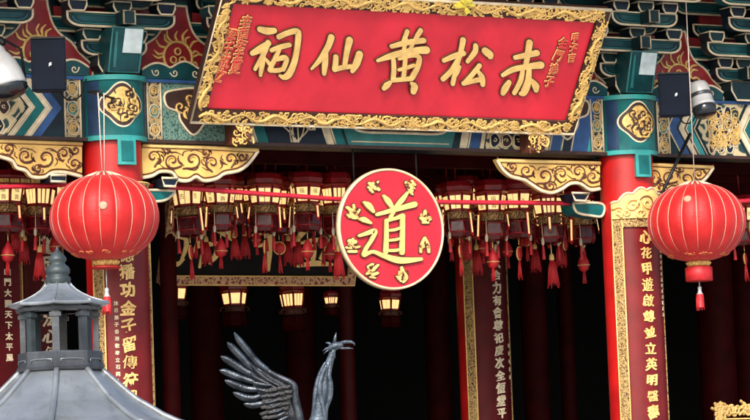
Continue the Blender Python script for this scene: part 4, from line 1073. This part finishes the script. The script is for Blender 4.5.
# =================================================================== INNER PLAQUE
ib = P(159, 284, 3.15); it = P(353, 281, 3.15)
iz = ib.z; iw = it.x-ib.x; IH = 1.3; lean = .42
inner = empty('inner_plaque', ((ib.x+it.x)/2, 3.15, iz), 'dark plaque with pale gold characters and patterned gilt frame, half hidden behind palace lanterns', 'plaque')
IY = Vector((0, -lean, math.sqrt(IH*IH-lean*lean))).normalized(); IN = Vector((1, 0, 0)).cross(IY)
if IN.y > 0: IN = -IN
def inf(u, v, h=0): return Vector((ib.x, 3.15, iz))+Vector((1, 0, 0))*u+IY*v+IN*h
mb = MB(); mb.prism([inf(.02, .02, -.08), inf(iw-.02, .02, -.08), inf(iw-.02, IH-.02, -.08), inf(.02, IH-.02, -.08)], IN*.08, 0); mb.build('panel', BLACK, inner)
mb = MB(); g = .12
for a, b, c, e in (((0, 0), (iw, 0), (iw-g, g), (g, g)), ((0, IH), (g, IH-g), (iw-g, IH-g), (iw, IH)), ((0, 0), (g, g), (g, IH-g), (0, IH)), ((iw, 0), (iw, IH), (iw-g, IH-g), (iw-g, g))):
    mb.prism([inf(*q, -.09) for q in (a, b, c, e)], IN*.13, 0)
mb.tube([inf(0, 0, .035), inf(iw, 0, .035), inf(iw, IH, .035), inf(0, IH, .035)], .014, 1, True, k=5)
mb.tube([inf(g, g, .035), inf(iw-g, g, .035), inf(iw-g, IH-g, .035), inf(g, IH-g, .035)], .014, 1, True, k=5)
mb.build('frame', [fret('red gilt fretwork', (.50, .30, .14), (.16, .02, .02), 18), GOLD], inner)
def ib2(px, py, h):
    p = hit(px, py, inf(0, 0), IN); return p+IN*h
INK = [[[(171,222,2),(176,220,4),(182,221,3)], [(176,216,2),(174,232,4),(172,250,3)], [(168,240,2),(176,236,4),(184,238,3)], [(182,228,2),(186,244,4),(180,262,2)], [(171,258,3),(176,264,4),(183,259,2)]],
       [[(208,214,2),(203,230,5),(193,252,2)], [(207,219,3),(216,228,5),(233,240,3)], [(197,247,2),(208,244,4),(219,243,3)], [(203,247,2),(202,256,4),(199,267,2)], [(217,244,3),(216,254,5),(209,263,2)], [(226,222,2),(229,232,4),(234,236,2)]],
       [[(256,222,2),(268,218,4),(282,219,2)], [(264,213,3),(264,226,4)], [(275,212,3),(274,226,4)], [(252,235,2),(268,231,5),(287,233,3)], [(258,246,2),(268,243,4),(281,244,2)], [(269,224,3),(269,246,5),(268,270,2)]],
       [[(312,214,2),(304,230,5),(292,244,2)], [(313,218,3),(322,228,5),(335,238,3)], [(300,243,2),(313,240,4),(326,240,3)], [(313,238,3),(313,250,5),(312,264,3)], [(297,266,2),(313,263,5),(331,264,3)], [(303,252,3),(306,258,3)], [(324,250,3),(320,258,3)], [(338,236,3),(334,248,5),(326,252,3)]]]
for sts in INK:
    mb = MB()
    for k, st in enumerate(sts): brush(mb, [(x, y, w2*1.15) for x, y, w2 in st], ib2, .018+.001*k, 0)
    mb.build('character', [GOLD], inner)

# =================================================================== COUPLET BOARDS
def hug_board(ax, ay, r, ztop, zbot, half, name, label, board_m, chars, zc0, dz, csize, cang, small, sang, sz0, sdz, ssize, charm, topcarve=False, gold=GFRET, gw=.115):
    t = empty(name, (ax, ay, zbot), label, 'couplet board')
    Rb = r+.05
    fm = lambda a, z, h: Vector((ax+(Rb+h)*math.sin(a), ay-(Rb+h)*math.cos(a), z))
    def shell(mb, a0, a1, za, zb3, h0, h1, m, n=24):
        vs = []
        for j in range(n+1):
            a = mix(a0, a1, j/n)
            vs += [fm(a, za, h1), fm(a, zb3, h1), fm(a, zb3, h0), fm(a, za, h0)]
        fs = []
        for j in range(n):
            b = j*4
            for q in range(4): fs.append((b+q, b+4+q, b+4+(q+1) % 4, b+(q+1) % 4))
        fs += [(0, 1, 2, 3), (n*4+3, n*4+2, n*4+1, n*4)]
        mb.add(vs, fs, m)
    mb = MB(); shell(mb, -half, half, ztop, zbot, -.045, 0, 0); mb.build('board', board_m, t)
    ga = gw/Rb
    mb = MB(); shell(mb, -half-.03, -half+ga, ztop+.10, zbot, -.05, .03, 0, 5); shell(mb, half-ga*.5, half+.03, ztop+.10, zbot, -.05, .012, 0, 5); shell(mb, -half+ga, half-ga, ztop+.10, ztop-.02, -.05, .03, 0, 20)
    for a in (-half-.03, -half+ga): mb.tube([fm(a, ztop+.10, .028), fm(a, zbot, .028)], .010, 1, k=5)
    mb.tube([fm(half+.03, ztop+.10, .01), fm(half+.03, zbot, .01)], .008, 1, k=5)
    mb.tube([fm(mix(-half-.03, half+.03, j/20), ztop+.10, .028) for j in range(21)], .011, 1, k=5)
    mb.build('gilt_edge', [gold, GOLD], t)
    for k, ch in enumerate(chars):
        mb = MB(); z = zc0-dz*k
        write(mb, ch, 0, 0, csize, lambda x, y, h, z=z: fm(cang+x/Rb, z+y, h), .016, 0, .034, wob=1.0)
        mb.build('character', [charm], t)
    if small:
        for k, ch in enumerate(small):
            z = sz0-sdz*k; mb = MB()
            write(mb, ch, 0, 0, ssize, lambda x, y, h, z=z: fm(sang+x/Rb, z+y, h), .010, 0, .03)
            mb.build('small_character', [CREAM], t)
    if topcarve:
        mb = MB(); R3 = random.Random(9)
        n = 48; prof = []
        for j in range(n+1):
            u = -1+2*j/n; prof.append((u*half*1.02, .16+.20*(1-abs(u)**1.6)+.045*abs(math.sin(u*PI*2.5))))
        lo = [fm(a, ztop+.09, .05) for a, e in prof]; up = [fm(a, ztop+.09+e, .05) for a, e in prof]
        lo2 = [fm(a, ztop+.09, -.04) for a, e in prof]; up2 = [fm(a, ztop+.09+e, -.04) for a, e in prof]
        for A, B in ((lo, up), (up, up2), (up2, lo2)): mb.add(A+B, [(j, j+1, n+2+j, n+1+j) for j in range(n)], 0)
        mb.tube(up, .016, 2, k=5)
        for (u, v, rr, a0, sg) in ((-.78, .09, .07, 0, 1), (-.42, .16, .10, 2, -1), (0, .19, .13, 1, 1), (.42, .16, .10, 2.5, 1), (.78, .09, .07, 3, -1), (-.6, .06, .05, 1, 1), (.2, .07, .06, 4, -1), (-.2, .06, .06, 2, 1), (.62, .06, .05, 0, 1)):
            sp = spiral(0, 0, rr, 1.35, a0, sg, .05, 22)
            mb.tube([fm(u*half+x/Rb, ztop+.09+max(.01, v+y), .062) for x, y in sp], [.010+.012*j/22 for j in range(len(sp))], 0, k=6)
            sp = spiral(0, 0, rr*.88, 1.30, a0+.35, sg, .03, 20)
            mb.tube([fm(u*half+x/Rb, ztop+.09+max(.01, v+y), .058) for x, y in sp], .009, 1, k=5)
        mb.build('crest_carving', [GOLD, UMBER, CREAM], t)
    return t
zz = lambda px, py, Y=-.4: P(px, py, Y).z
# right column
hug_board(XR, 0, CR, zz(630, 225), FLOOR+.5, R(62), 'couplet_board', 'curved red couplet board with gilt edge and carved gold crest on the right column', BOARDRED,
          '心花甲遊啟尊並立英明醫壽', zz(647, 237), (zz(652, 412)-zz(647, 237))/-11., .165, R(-3), '庚申年桂月吉旦弟子敬送香', R(44), zz(660, 250), .075, .05, GOLD, True)
hug_board(XL, 0, CR, zz(115, 190), FLOOR+.5, R(62), 'couplet_board', 'curved red couplet board with gold characters on the left column, behind the grey roof', BOARDRED,
          '德播功金子留傳符興', zz(128, 254), (zz(132, 398)-zz(128, 254))/-8., .185, R(-7), '沐恩弟子香港敬奉立石同人', R(-27), zz(110, 303), .083, .055, GOLD)
hug_board(XM, 3.7, .33, P(484, 190, 3.3).z, FLOOR+.5, R(62), 'couplet_board', 'dark couplet board with white characters on the inner column right of the round sign', MAROON,
          '眾人合力有會尊祀慶次全恒堂平', P(488, 250, 3.3).z, (P(503, 413, 3.3).z-P(494, 250, 3.3).z)/-13., .155, R(6), '癸丑年仲秋', R(44), P(512, 345, 3.3).z, .11, .06, CREAM)
hug_board(XF, 3.7, .33, P(34, 190, 3.3).z, FLOOR+.5, R(62), 'couplet_board', 'maroon couplet board with pale characters behind the roof finial at far left', MAROON,
          '道足源個法心傳', P(48, 246, 3.3).z, (P(52, 345, 3.3).z-P(48, 246, 3.3).z)/-5.5, .21, R(6), '', 0, 0, 0, 0, CREAM)
fb = P(8, 330, 2.6); zt2 = P(4, 262, 2.6).z
nb = empty('narrow_board', (fb.x, 2.6, FLOOR), 'narrow dark red board with a column of small white characters at the left edge', 'couplet board')
mb = MB(); mb.box((fb.x, 2.6, (FLOOR+zt2+.5)/2), (.34, .05, zt2+.5-FLOOR)); mb.build('board', MAROON, nb)
for k, ch in enumerate('山門大開天下太平風'): mb = MB(); write(mb, ch, fb.x, zt2-.12-k*.135, .10, lambda x, y, h: Vector((x, 2.575-h, y)), .008, 0, .03); mb.build('character', [CREAM], nb)

# =================================================================== GILT ALTAR SCREEN (lower right)
aY = 2.5; a = P(714, 407, aY); wA = 1.6
alt = empty('altar_screen', (a.x+wA/2, aY, FLOOR), 'gilt carved frame top of an altar screen in the lower right corner', 'altar screen')
mb = MB(); mb.box((a.x+wA/2, aY+.05, (FLOOR+a.z)/2), (wA-.1, .05, a.z-FLOOR-.1)); mb.build('panel', DKRED, alt)
mb = MB(); R3 = random.Random(77)
for k in range(70):
    s = R3.uniform(0, wA); sp = spiral(a.x+s, a.z-.05+R3.uniform(-.05, .05), R3.uniform(.03, .06), 1, R3.uniform(0, 6), R3.choice((-1, 1)), .05, 14)
    mb.tube([Vector((x, aY-.02-.03*R3.random(), z)) for x, z in sp], [.008+.014*j/14 for j in range(len(sp))], 0, k=5)
for sx in (.04, wA-.04):
    for k in range(60):
        sp = spiral(a.x+sx+R3.uniform(-.03, .03), R3.uniform(FLOOR+.1, a.z), R3.uniform(.03, .05), 1, R3.uniform(0, 6), R3.choice((-1, 1)), .04, 12)
        mb.tube([Vector((x, aY-.02-.03*R3.random(), z)) for x, z in sp], [.008+.012*j/12 for j in range(len(sp))], 0, k=5)
mb.box((a.x+wA/2, aY, a.z-.05), (wA, .04, .09), 1); mb.box((a.x+wA/2, aY-.03, a.z-.17), (wA-.14, .03, .02), 0)
for sx in (.04, wA-.04): mb.box((a.x+sx, aY+.001, (FLOOR+a.z)/2-.06), (.08, .04, a.z-FLOOR-.10), 1)
mb.build('carved_frame', [GOLD, BROWN], alt)

# =================================================================== FLOODLIGHTS AND SPEAKERS
# bell floodlight at the left edge
fc = P(6, 80, -.75); axis = Vector((.16, -.25, -1)).normalized()
fl = empty('floodlight', fc, 'pale grey bell shaped floodlight with dark glass at the left edge', 'floodlight')
mb = MB(); mb.lathe([(.05, -.42), (.08, -.40), (.09, -.33), (.115, -.30), (.17, -.20), (.205, -.08), (.222, .06), (.228, .10), (.215, .10), (.20, .05)], fc, 0, 36, axis=axis, capped=False)
mb.build('housing', LAMPW, fl)
mb = MB(); mb.lathe([(.222, .10), (.222, .15), (.17, .20), (.08, .23), (.005, .235)], fc, 0, 32, axis=axis); mb.build('lens', GLASSD, fl)
mb = MB(); mb.tube([fc+Vector((-.02, .0, .42)), fc+Vector((-.03, .2, .55)), fc+Vector((-.03, .9, .55))], .03, 0, k=8); mb.tube([fc+Vector((-.25, 0, .05)), fc+Vector((-.25, .1, .4)), fc+Vector((0, .1, .5)), fc+Vector((.24, .1, .38)), fc+Vector((.24, 0, .0))], .016, 0, k=6)
mb.build('bracket', IRON, fl)
# drum floodlight at the right
fc = P(701, 97, -.75); axis = Vector((-.28, -.45, -.95)).normalized(); axis = Vector((.04, -.3, -1)).normalized()
fl = empty('floodlight', fc, 'small pale drum shaped floodlight right of the right hand speaker', 'floodlight')
mb = MB(); mb.lathe([(.06, -.20), (.11, -.19), (.135, -.14), (.145, -.03), (.145, .10), (.155, .10), (.155, .14), (.13, .14)], fc, 0, 32, axis=axis)
mb.lathe([(.149, -.04), (.152, -.03), (.152, .0), (.149, .01)], fc, 1, 32, axis=axis, capped=False)
mb.build('housing', [LAMPW, STEELD], fl)
mb = MB(); mb.lathe([(.15, .14), (.16, .16), (.15, .25), (.12, .27), (.01, .275)], fc, 0, 28, axis=axis); mb.build('lens', GLASSD, fl)
mb = MB(); mb.tube([fc+Vector((0, .02, .18)), fc+Vector((0, .3, .28)), fc+Vector((0, .95, .28))], .022, 0, k=8); mb.tube([fc+Vector((.17, -.01, .02)), fc+Vector((.20, .1, .1)), fc+Vector((.05, .25, .25))], .014, 0, k=6); mb.build('bracket', IRON, fl)
def speaker(px, py, w2, h2, label, yaw, pitch, Y=-.85):
    c = P(px, py, Y); t = empty('loudspeaker', c, label, 'loudspeaker', 'loudspeakers under the eaves')
    q = Matrix.Rotation(yaw, 3, 'Z') @ Matrix.Rotation(pitch, 3, 'X')
    T = lambda x, y, z: c+q @ Vector((x, y, z))
    mb = MB(); dp = .34
    fr = [(-w2/2, -dp/2), (w2/2, -dp/2), (w2*.36, dp/2), (-w2*.36, dp/2)]
    mb.prism([T(x, y, -h2/2) for x, y in fr], q @ Vector((0, 0, h2)), 0)
    mb.build('cabinet', SPK, t)
    mb = MB(); mb.prism([T(x, -dp/2, z) for x, z in ((-w2*.46, -h2*.47), (w2*.46, -h2*.47), (w2*.46, h2*.40), (-w2*.46, h2*.40))], q @ Vector((0, -.015, 0)), 0)
    mb.build('grille', SPK, t)
    mb = MB(); mb.prism([T(x+.015, -dp/2-.016, z) for x, z in ((-.012, -.02), (.018, .0), (.016, .03), (-.010, .018))], q @ Vector((0, -.006, 0)), 0); mb.build('badge', WHITE, t)
    mb = MB(); mb.tube([T(*v) for v in smooth_path([(w2*.2, dp/2, -h2*.3), (w2*.5, .3, -h2*.62), (w2*.9, .45, -h2*.55), (w2*1.1, .62, -h2*.2)], 6)], .010, 0, k=5); mb.build('cable', IRON, t)
    mb = MB(); mb.tube([T(0, dp/2-.02, h2*.2), T(0, .5, h2*.35), T(0, .95, h2*.4)], .025, 0, k=6)
    mb.prism([T(x, y, h2/2+.002) for x, y in ((-w2*.5, -dp*.55), (w2*.5, -dp*.55), (w2*.4, dp*.5), (-w2*.4, dp*.5))], q @ Vector((0, 0, .02)), 0); mb.build('bracket', IRON, t)
    return t
speaker(48.5, 66, .40, .60, 'dark blue box loudspeaker at the left, in front of a flame panel', R(-24), R(4))
speaker(672, 96, .40, .54, 'dark blue box loudspeaker at the right, above the lintel', R(-24), R(4))

# =================================================================== INCENSE BURNER ROOF (foreground, left)
BD = 24.0
bs = BD/F                       # metres per photo pixel
ba = at(59.5, 330, BD); BX, BY = ba.x, ba.y
zof = lambda py: at(62, py, BD).z
burner = empty('incense_burner', (BX, BY, 0), 'grey metal incense burner roof with open cupola and finial in the left foreground', 'incense burner')
def blathe(mb, prof, m, k=32, a0=0, smooth=True): mb.lathe([(r*bs, zof(y)) for r, y in prof], (BX, BY, 0), m, k, a0=a0, smooth=smooth)
mb = MB(); blathe(mb, [(12, 283), (13, 279), (12, 276.5), (10, 275), (12, 273), (12.5, 270), (11, 266.5), (8.5, 264.5), (7, 262.5), (9, 260), (9.2, 258), (6.5, 254), (3.5, 251), (1.6, 249), (1.3, 247), (.9, 245.5)], 0, 28)
mb.build('finial', PATINA, burner)
A6 = R(15); NS = 8
def hexroof(mb, prof, m, k=8, sub=6, a0=A6, lift=0.0):
    """a k-sided roof whose faces are smooth and whose eaves sag a little between the corners"""
    n = k*sub; vs = []
    for ri, (r, y) in enumerate(prof):
        for j in range(n):
            s = j % sub; kk = j//sub
            a, b = a0+2*PI*kk/k, a0+2*PI*(kk+1)/k
            p = Vector((math.cos(a), math.sin(a)))*(1-s/sub)+Vector((math.cos(b), math.sin(b)))*(s/sub)
            e = lift*(abs(2*s/sub-1)**2)*(ri/(len(prof)-1))**3
            vs.append(Vector((BX+p.x*r*bs, BY+p.y*r*bs, zof(y)+e)))
    fs = [(i*n+j, i*n+(j+1) % n, (i+1)*n+(j+1) % n, (i+1)*n+j) for i in range(len(prof)-1) for j in range(n)]
    mb.add(vs, fs, m, False)
cup = [(12, 283), (14, 286), (18, 290), (24, 294), (32, 298), (42, 301.5), (50, 303.5), (50.5, 305), (50, 306.5), (44, 307.5), (30, 307.5)]
mb = MB(); hexroof(mb, cup, 0, lift=.012)
for kk in range(NS):
    a = A6+2*PI*kk/NS
    mb.tube([Vector((BX+math.cos(a)*r*bs, BY+math.sin(a)*r*bs, zof(y)+.003)) for r, y in cup[:7]], .007, 0, k=6)
mb.build('cupola_roof', [STEEL], burner)
mb = MB(); hexroof(mb, [(30, 307.6), (44, 308), (43, 311.5), (30, 312)], 0); mb.build('eave_ring', [STEELD], burner)
for kk in range(NS):
    a = A6+2*PI*kk/NS; mb = MB()
    x, y = BX+math.cos(a)*36.5*bs, BY+math.sin(a)*36.5*bs
    rot = Matrix.Rotation(a, 3, 'Z')
    mb.box((x, y, (zof(311)+zof(354))/2), (.040, .052, zof(311)-zof(354)), 0, rot)
    mb.box((x, y, zof(316)), (.06, .085, .03), 0, rot)
    mb.build('post', [STEELD if kk not in (4,) else PATINA], burner)
mb = MB(); hexroof(mb, [(20, 353), (42, 352.5), (42.5, 354), (42.5, 366), (44, 368), (43, 371), (30, 372)], 0)
for kk in range(NS):
    a, b = A6+2*PI*kk/NS, A6+2*PI*(kk+1)/NS
    mb.tube([Vector((BX+(math.cos(a)*(1-s)+math.cos(b)*s)*43.2*bs, BY+(math.sin(a)*(1-s)+math.sin(b)*s)*43.2*bs, zof(yy))) for s, yy in ((.14, 364), (.15, 361), (.35, 360.5), (.65, 360.5), (.85, 361), (.86, 364))], .004, 1, k=5)
mb.build('base_ring', [STEELD, STEEL], burner)
sk = [(39.5, 371), (46, 377), (55.5, 386), (65, 395), (75, 403.5), (87, 411.5), (100, 420.5), (116, 429), (126, 433), (126, 437), (118, 439), (60, 440)]
mb = MB(); hexroof(mb, sk, 0, lift=.02, sub=8); mb.build('skirt_roof', [STEEL], burner)
for kk in range(NS):
    a = A6+2*PI*kk/NS
    mb = MB(); mb.tube([Vector((BX+math.cos(a)*(r+.5)*bs, BY+math.sin(a)*(r+.5)*bs, zof(y)+.006+.02*(q/8)**3*(1 if q > 4 else .3))) for q, (r, y) in enumerate(sk[:9])], .022, 0, k=8); mb.build('hip_rib', [STEEL], burner)
mb = MB(); zb4 = zof(440)
mb.lathe([(.55, .45), (.66, .6), (.70, 1.0), (.64, 1.25), (.60, zb4)], (BX, BY, 0), 0, 32); mb.build('drum', [STEELD], burner)
for kk in range(NS):
    a = A6+2*PI*kk/NS; mb = MB(); mb.lathe([(.09, 0), (.06, .15), (.08, .5)], (BX+.5*math.cos(a), BY+.5*math.sin(a), 0), 0, 12); mb.build('foot', [STEELD], burner)

# =================================================================== PHOENIX STATUE
QD = 30.0; qs = QD/F
qa = at(315, 420, QD)
phx = empty('phoenix_statue', (qa.x, qa.y, 0), 'grey metal phoenix statue with one raised wing and open beak before the dark doorway', 'statue')
def q(px, py, dz=0.0): return at(px, py, QD+dz)
def skin(pts, name, mat_, parent, kk=14, flat=1.0):
    sp = smooth_path([(*p, r) for p, r in pts], 6)
    mb = MB(); mb.tube([Vector(p[:3]) for p in sp], [p[3] for p in sp], 0, k=kk); return mb.build(name, mat_, parent)
# body, neck and tail as one surface (the lower part stands below the picture)
body_pts = [(q(262, 476), .03), (q(278, 464), .10), (q(296, 452), .16), (q(311, 438), .135), (q(318, 422), .085), (q(320, 408), .074), (q(321.5, 396), .070), (q(323.5, 384), .062), (q(326.5, 371), .047), (q(329.5, 362), .036), (q(331.5, 356), .032), (q(332.5, 352), .028)]
body = skin([((p.x, p.y, p.z), r) for p, r in body_pts], 'body', BRONZEN, phx, 18)
# layered neck plates and breast fold
mb = MB()
for side, pts in enumerate(([(325.5, 362), (320, 374), (316.5, 388), (314.5, 402), (312, 424)], [(331, 361), (329, 374), (330.5, 384), (330, 396), (327, 406), (322, 424)], [(327, 364), (321, 378), (320, 392), (323, 406), (326, 424)])):
    pth = smooth_path([(x, y, -.045-.02*side) for x, y in pts], 5)
    mb.tube([q(x, y, z) for x, y, z in pth], [.010+.015*math.sin(PI*j/(len(pth)-1)) for j in range(len(pth))], 0, k=10)
R3 = random.Random(3)
mb.build('neck_feathers', [BRONZEN], body)
# head
mb = MB()
hp = smooth_path([(*q(327.5, 349.5), .012), (*q(331, 347.5), .030), (*q(335, 346), .036), (*q(339, 345), .030), (*q(343, 344.2), .018)], 5)
mb.tube([Vector(p[:3]) for p in hp], [p[3] for p in hp], 0, k=12)
mb.tube([q(332, 357), q(333, 352), q(334.5, 347)], [.034, .020, .024], 0, k=10)
head = mb.build('head', [BRONZEN], phx)
mb = MB()
for pts, r in (([(340, 343.2), (346, 341.6), (351, 341.6), (354, 343.2), (355, 345.4)], (.016, .016, .013, .009, .002)), ([(339, 347.4), (344, 348.2), (349, 348), (353.5, 348.4)], (.012, .010, .008, .002))):
    mb.tube([q(x, y) for x, y in pts], r, 0, k=8)
mb.build('beak', [BRONZEN], head)
mb = MB()
for pts, r in (([(334, 344), (335, 338), (336.2, 332.5)], (.016, .014, .004)), ([(332, 345.5), (329, 343), (325.5, 342.5)], (.014, .012, .003)), ([(331, 347.5), (326, 348.5), (322.5, 351)], (.012, .009, .003)), ([(330, 349), (326, 351.5), (323.5, 354)], (.010, .008, .003))):
    mb.tube([q(x, y) for x, y in pts], r, 0, k=7)
mb.build('crest', [BRONZEN], head)
mb = MB(); e = q(337, 345.3, -.028); mb.lathe([(.001, -.008), (.008, -.004), (.009, .002), (.001, .008)], e, 0, 10); mb.build('eye', [BRONZED], head)
mb = MB(); mb.tube([q(332.5, 352.5), q(331.5, 355.5), q(333, 356.5)], [.012, .016, .010], 0, k=8); mb.build('wattle', [BRONZEN], head)
# raised wing : an arm, a scaled shoulder plate and individual feathers
mb = MB()
arm = smooth_path([(301, 424, .0), (297.5, 408, .0), (295, 396, .0), (294.4, 387, .0), (291, 382.5, 0), (283, 378.5, 0), (272, 373, 0), (262, 366, 0), (252, 357, 0)], 6)
na = len(arm)
mb.tube([q(x, y, -.02) for x, y, z in arm], [mix(.040, .014, j/(na-1)) for j in range(na)], 0, k=10)
wing = mb.build('wing', [BRONZE], phx)
mb = MB()
pl = smooth_path([(258, 366), (272, 373.5), (284, 379.5), (293, 386), (294, 398), (297, 410), (300, 424), (284, 420), (272, 412), (264, 402), (256, 390), (250, 376)], 3, True)
c0 = q(276, 392, -.06); ring = [q(x, y, .01) for x, y in pl]; ring2 = [c0+(q(x, y, -.02)-c0)*.75 for x, y in pl]
n = len(ring); mb.add(ring+ring2, [(i, (i+1) % n, n+(i+1) % n, n+i) for i in range(n)], 0, True); mb.add(ring2, [list(range(n))], 0, True); mb.add([r+(q(0, 0, .03)-q(0, 0, 0)) for r in ring], [list(range(n))], 0)
for row in range(7):
    for k in range(6):
        x = 292-row*4.0-(k*1.2)+R3.uniform(-.6, .6); y = 386+k*5.6+row*.7+R3.uniform(-.6, .6)
        if y > 418 or y < 374+(x-262)*.42: continue
        mb.tube([q(x+2.4, y-1.6, -.062), q(x, y, -.074), q(x-2.6, y+.6, -.070), q(x-4.2, y+.4, -.060)], [.006, .017, .015, .004], 1, k=7)
mb.build('shoulder_plate', [BRONZED, fret('bronze scales', (.075, .072, .072), (.02, .02, .024), 40)], wing)
def feather(pts, w0, dz, m=0):
    """a curved vane with a rounded tip, thick in the middle"""
    sp = smooth_path([(x, y) for x, y in pts], 8); n = len(sp); mb = MB()
    vs = []
    for j, (x, y) in enumerate(sp):
        a = sp[max(0, j-1)]; b = sp[min(n-1, j+1)]; tx, ty = b[0]-a[0], b[1]-a[1]; l = math.hypot(tx, ty) or 1
        nx, ny = -ty/l, tx/l; t = j/(n-1)
        wd = w0*(.75+.45*math.sin(PI*min(1, t*1.1)))*(1 if t < .74 else max(.06, 1-((t-.74)/.26)**2.2))
        for (o, h) in ((-1, .005), (-.45, -.002), (0, -.006), (.5, -.001), (1, .007), (0, .009)):
            vs.append(q(x+nx*wd*o, y+ny*wd*o, dz+h))
    fs = [(j*6+k, j*6+(k+1) % 6, (j+1)*6+(k+1) % 6, (j+1)*6+k) for j in range(n-1) for k in range(6)]
    fs += [list(range(5, -1, -1)), list(range((n-1)*6, n*6))]
    mb.add(vs, fs, 0, True)
    mb.tube([q(x, y, dz-.014) for x, y in sp[:-2]], [.0075*(1-.6*j/(n-2)) for j in range(n-2)], 0, k=5)
    mb.build('feather', [BRONZE if m == 0 else BRONZED], wing)
prim = [([(268, 370), (257, 362), (247, 350), (239, 340), (234, 332)], 2.1), ([(262, 372), (250, 366), (240, 356), (232, 347), (227, 342)], 2.2), ([(258, 377), (245, 371), (234, 364), (226, 359), (220.5, 356)], 2.2),
        ([(256, 382), (244, 379), (233, 375), (225, 371.5), (219.5, 370)], 2.1), ([(260, 389), (248, 389), (238, 386), (230, 382.5), (224.5, 380)], 2.1), ([(264, 394), (254, 398), (245, 397.5), (238, 394.5), (233, 392)], 2.0), ([(270, 401), (262, 403.5), (253, 405), (248, 404.5), (243.5, 403.5)], 1.9)]
for k, (pts, wd) in enumerate(prim): feather(pts, wd*1.55, -.03+.006*k)
sec = [([(280, 386), (268, 380), (258, 372), (249, 362)], 1.5), ([(278, 389), (266, 383), (255, 377), (250, 372)], 1.4), ([(272, 385), (262, 384.5), (253, 382)], 1.5), ([(276, 390), (266, 391), (256, 388.5)], 1.5), ([(278, 394), (268, 396), (259, 396.5)], 1.5), ([(280, 399), (272, 401.5), (262, 403)], 1.5),
       ([(282, 403), (275, 406), (266, 409)], 1.4), ([(284, 408), (277, 411), (268, 413)], 1.4), ([(286, 412), (280, 415), (271, 418)], 1.4), ([(289, 416), (283, 419), (274, 423)], 1.4)]
for k, (pts, wd) in enumerate(sec): feather(pts, wd*1.45, -.055-.003*k, 1 if k in (0, 1) else 0)
# below the picture: legs, folded second wing and a stone-like pedestal
for dx in (-.06, .07):
    mb = MB(); p = q(298, 452); mb.tube([p+Vector((dx, dx, 0)), p+Vector((dx, dx, -.3)), p+Vector((dx+.03, dx, -.52))], [.06, .03, .025], 0, k=10); mb.build('leg', [BRONZE], phx)
mb = MB(); p = q(298, 452); zt3 = p.z-.50
mb.lathe([(.55, 0), (.55, .2), (.42, .3), (.36, .6), (.36, zt3-.12), (.44, zt3-.06), (.44, zt3)], (p.x, p.y, 0), 0, 8, smooth=False); mb.build('pedestal', [STONE], phx)
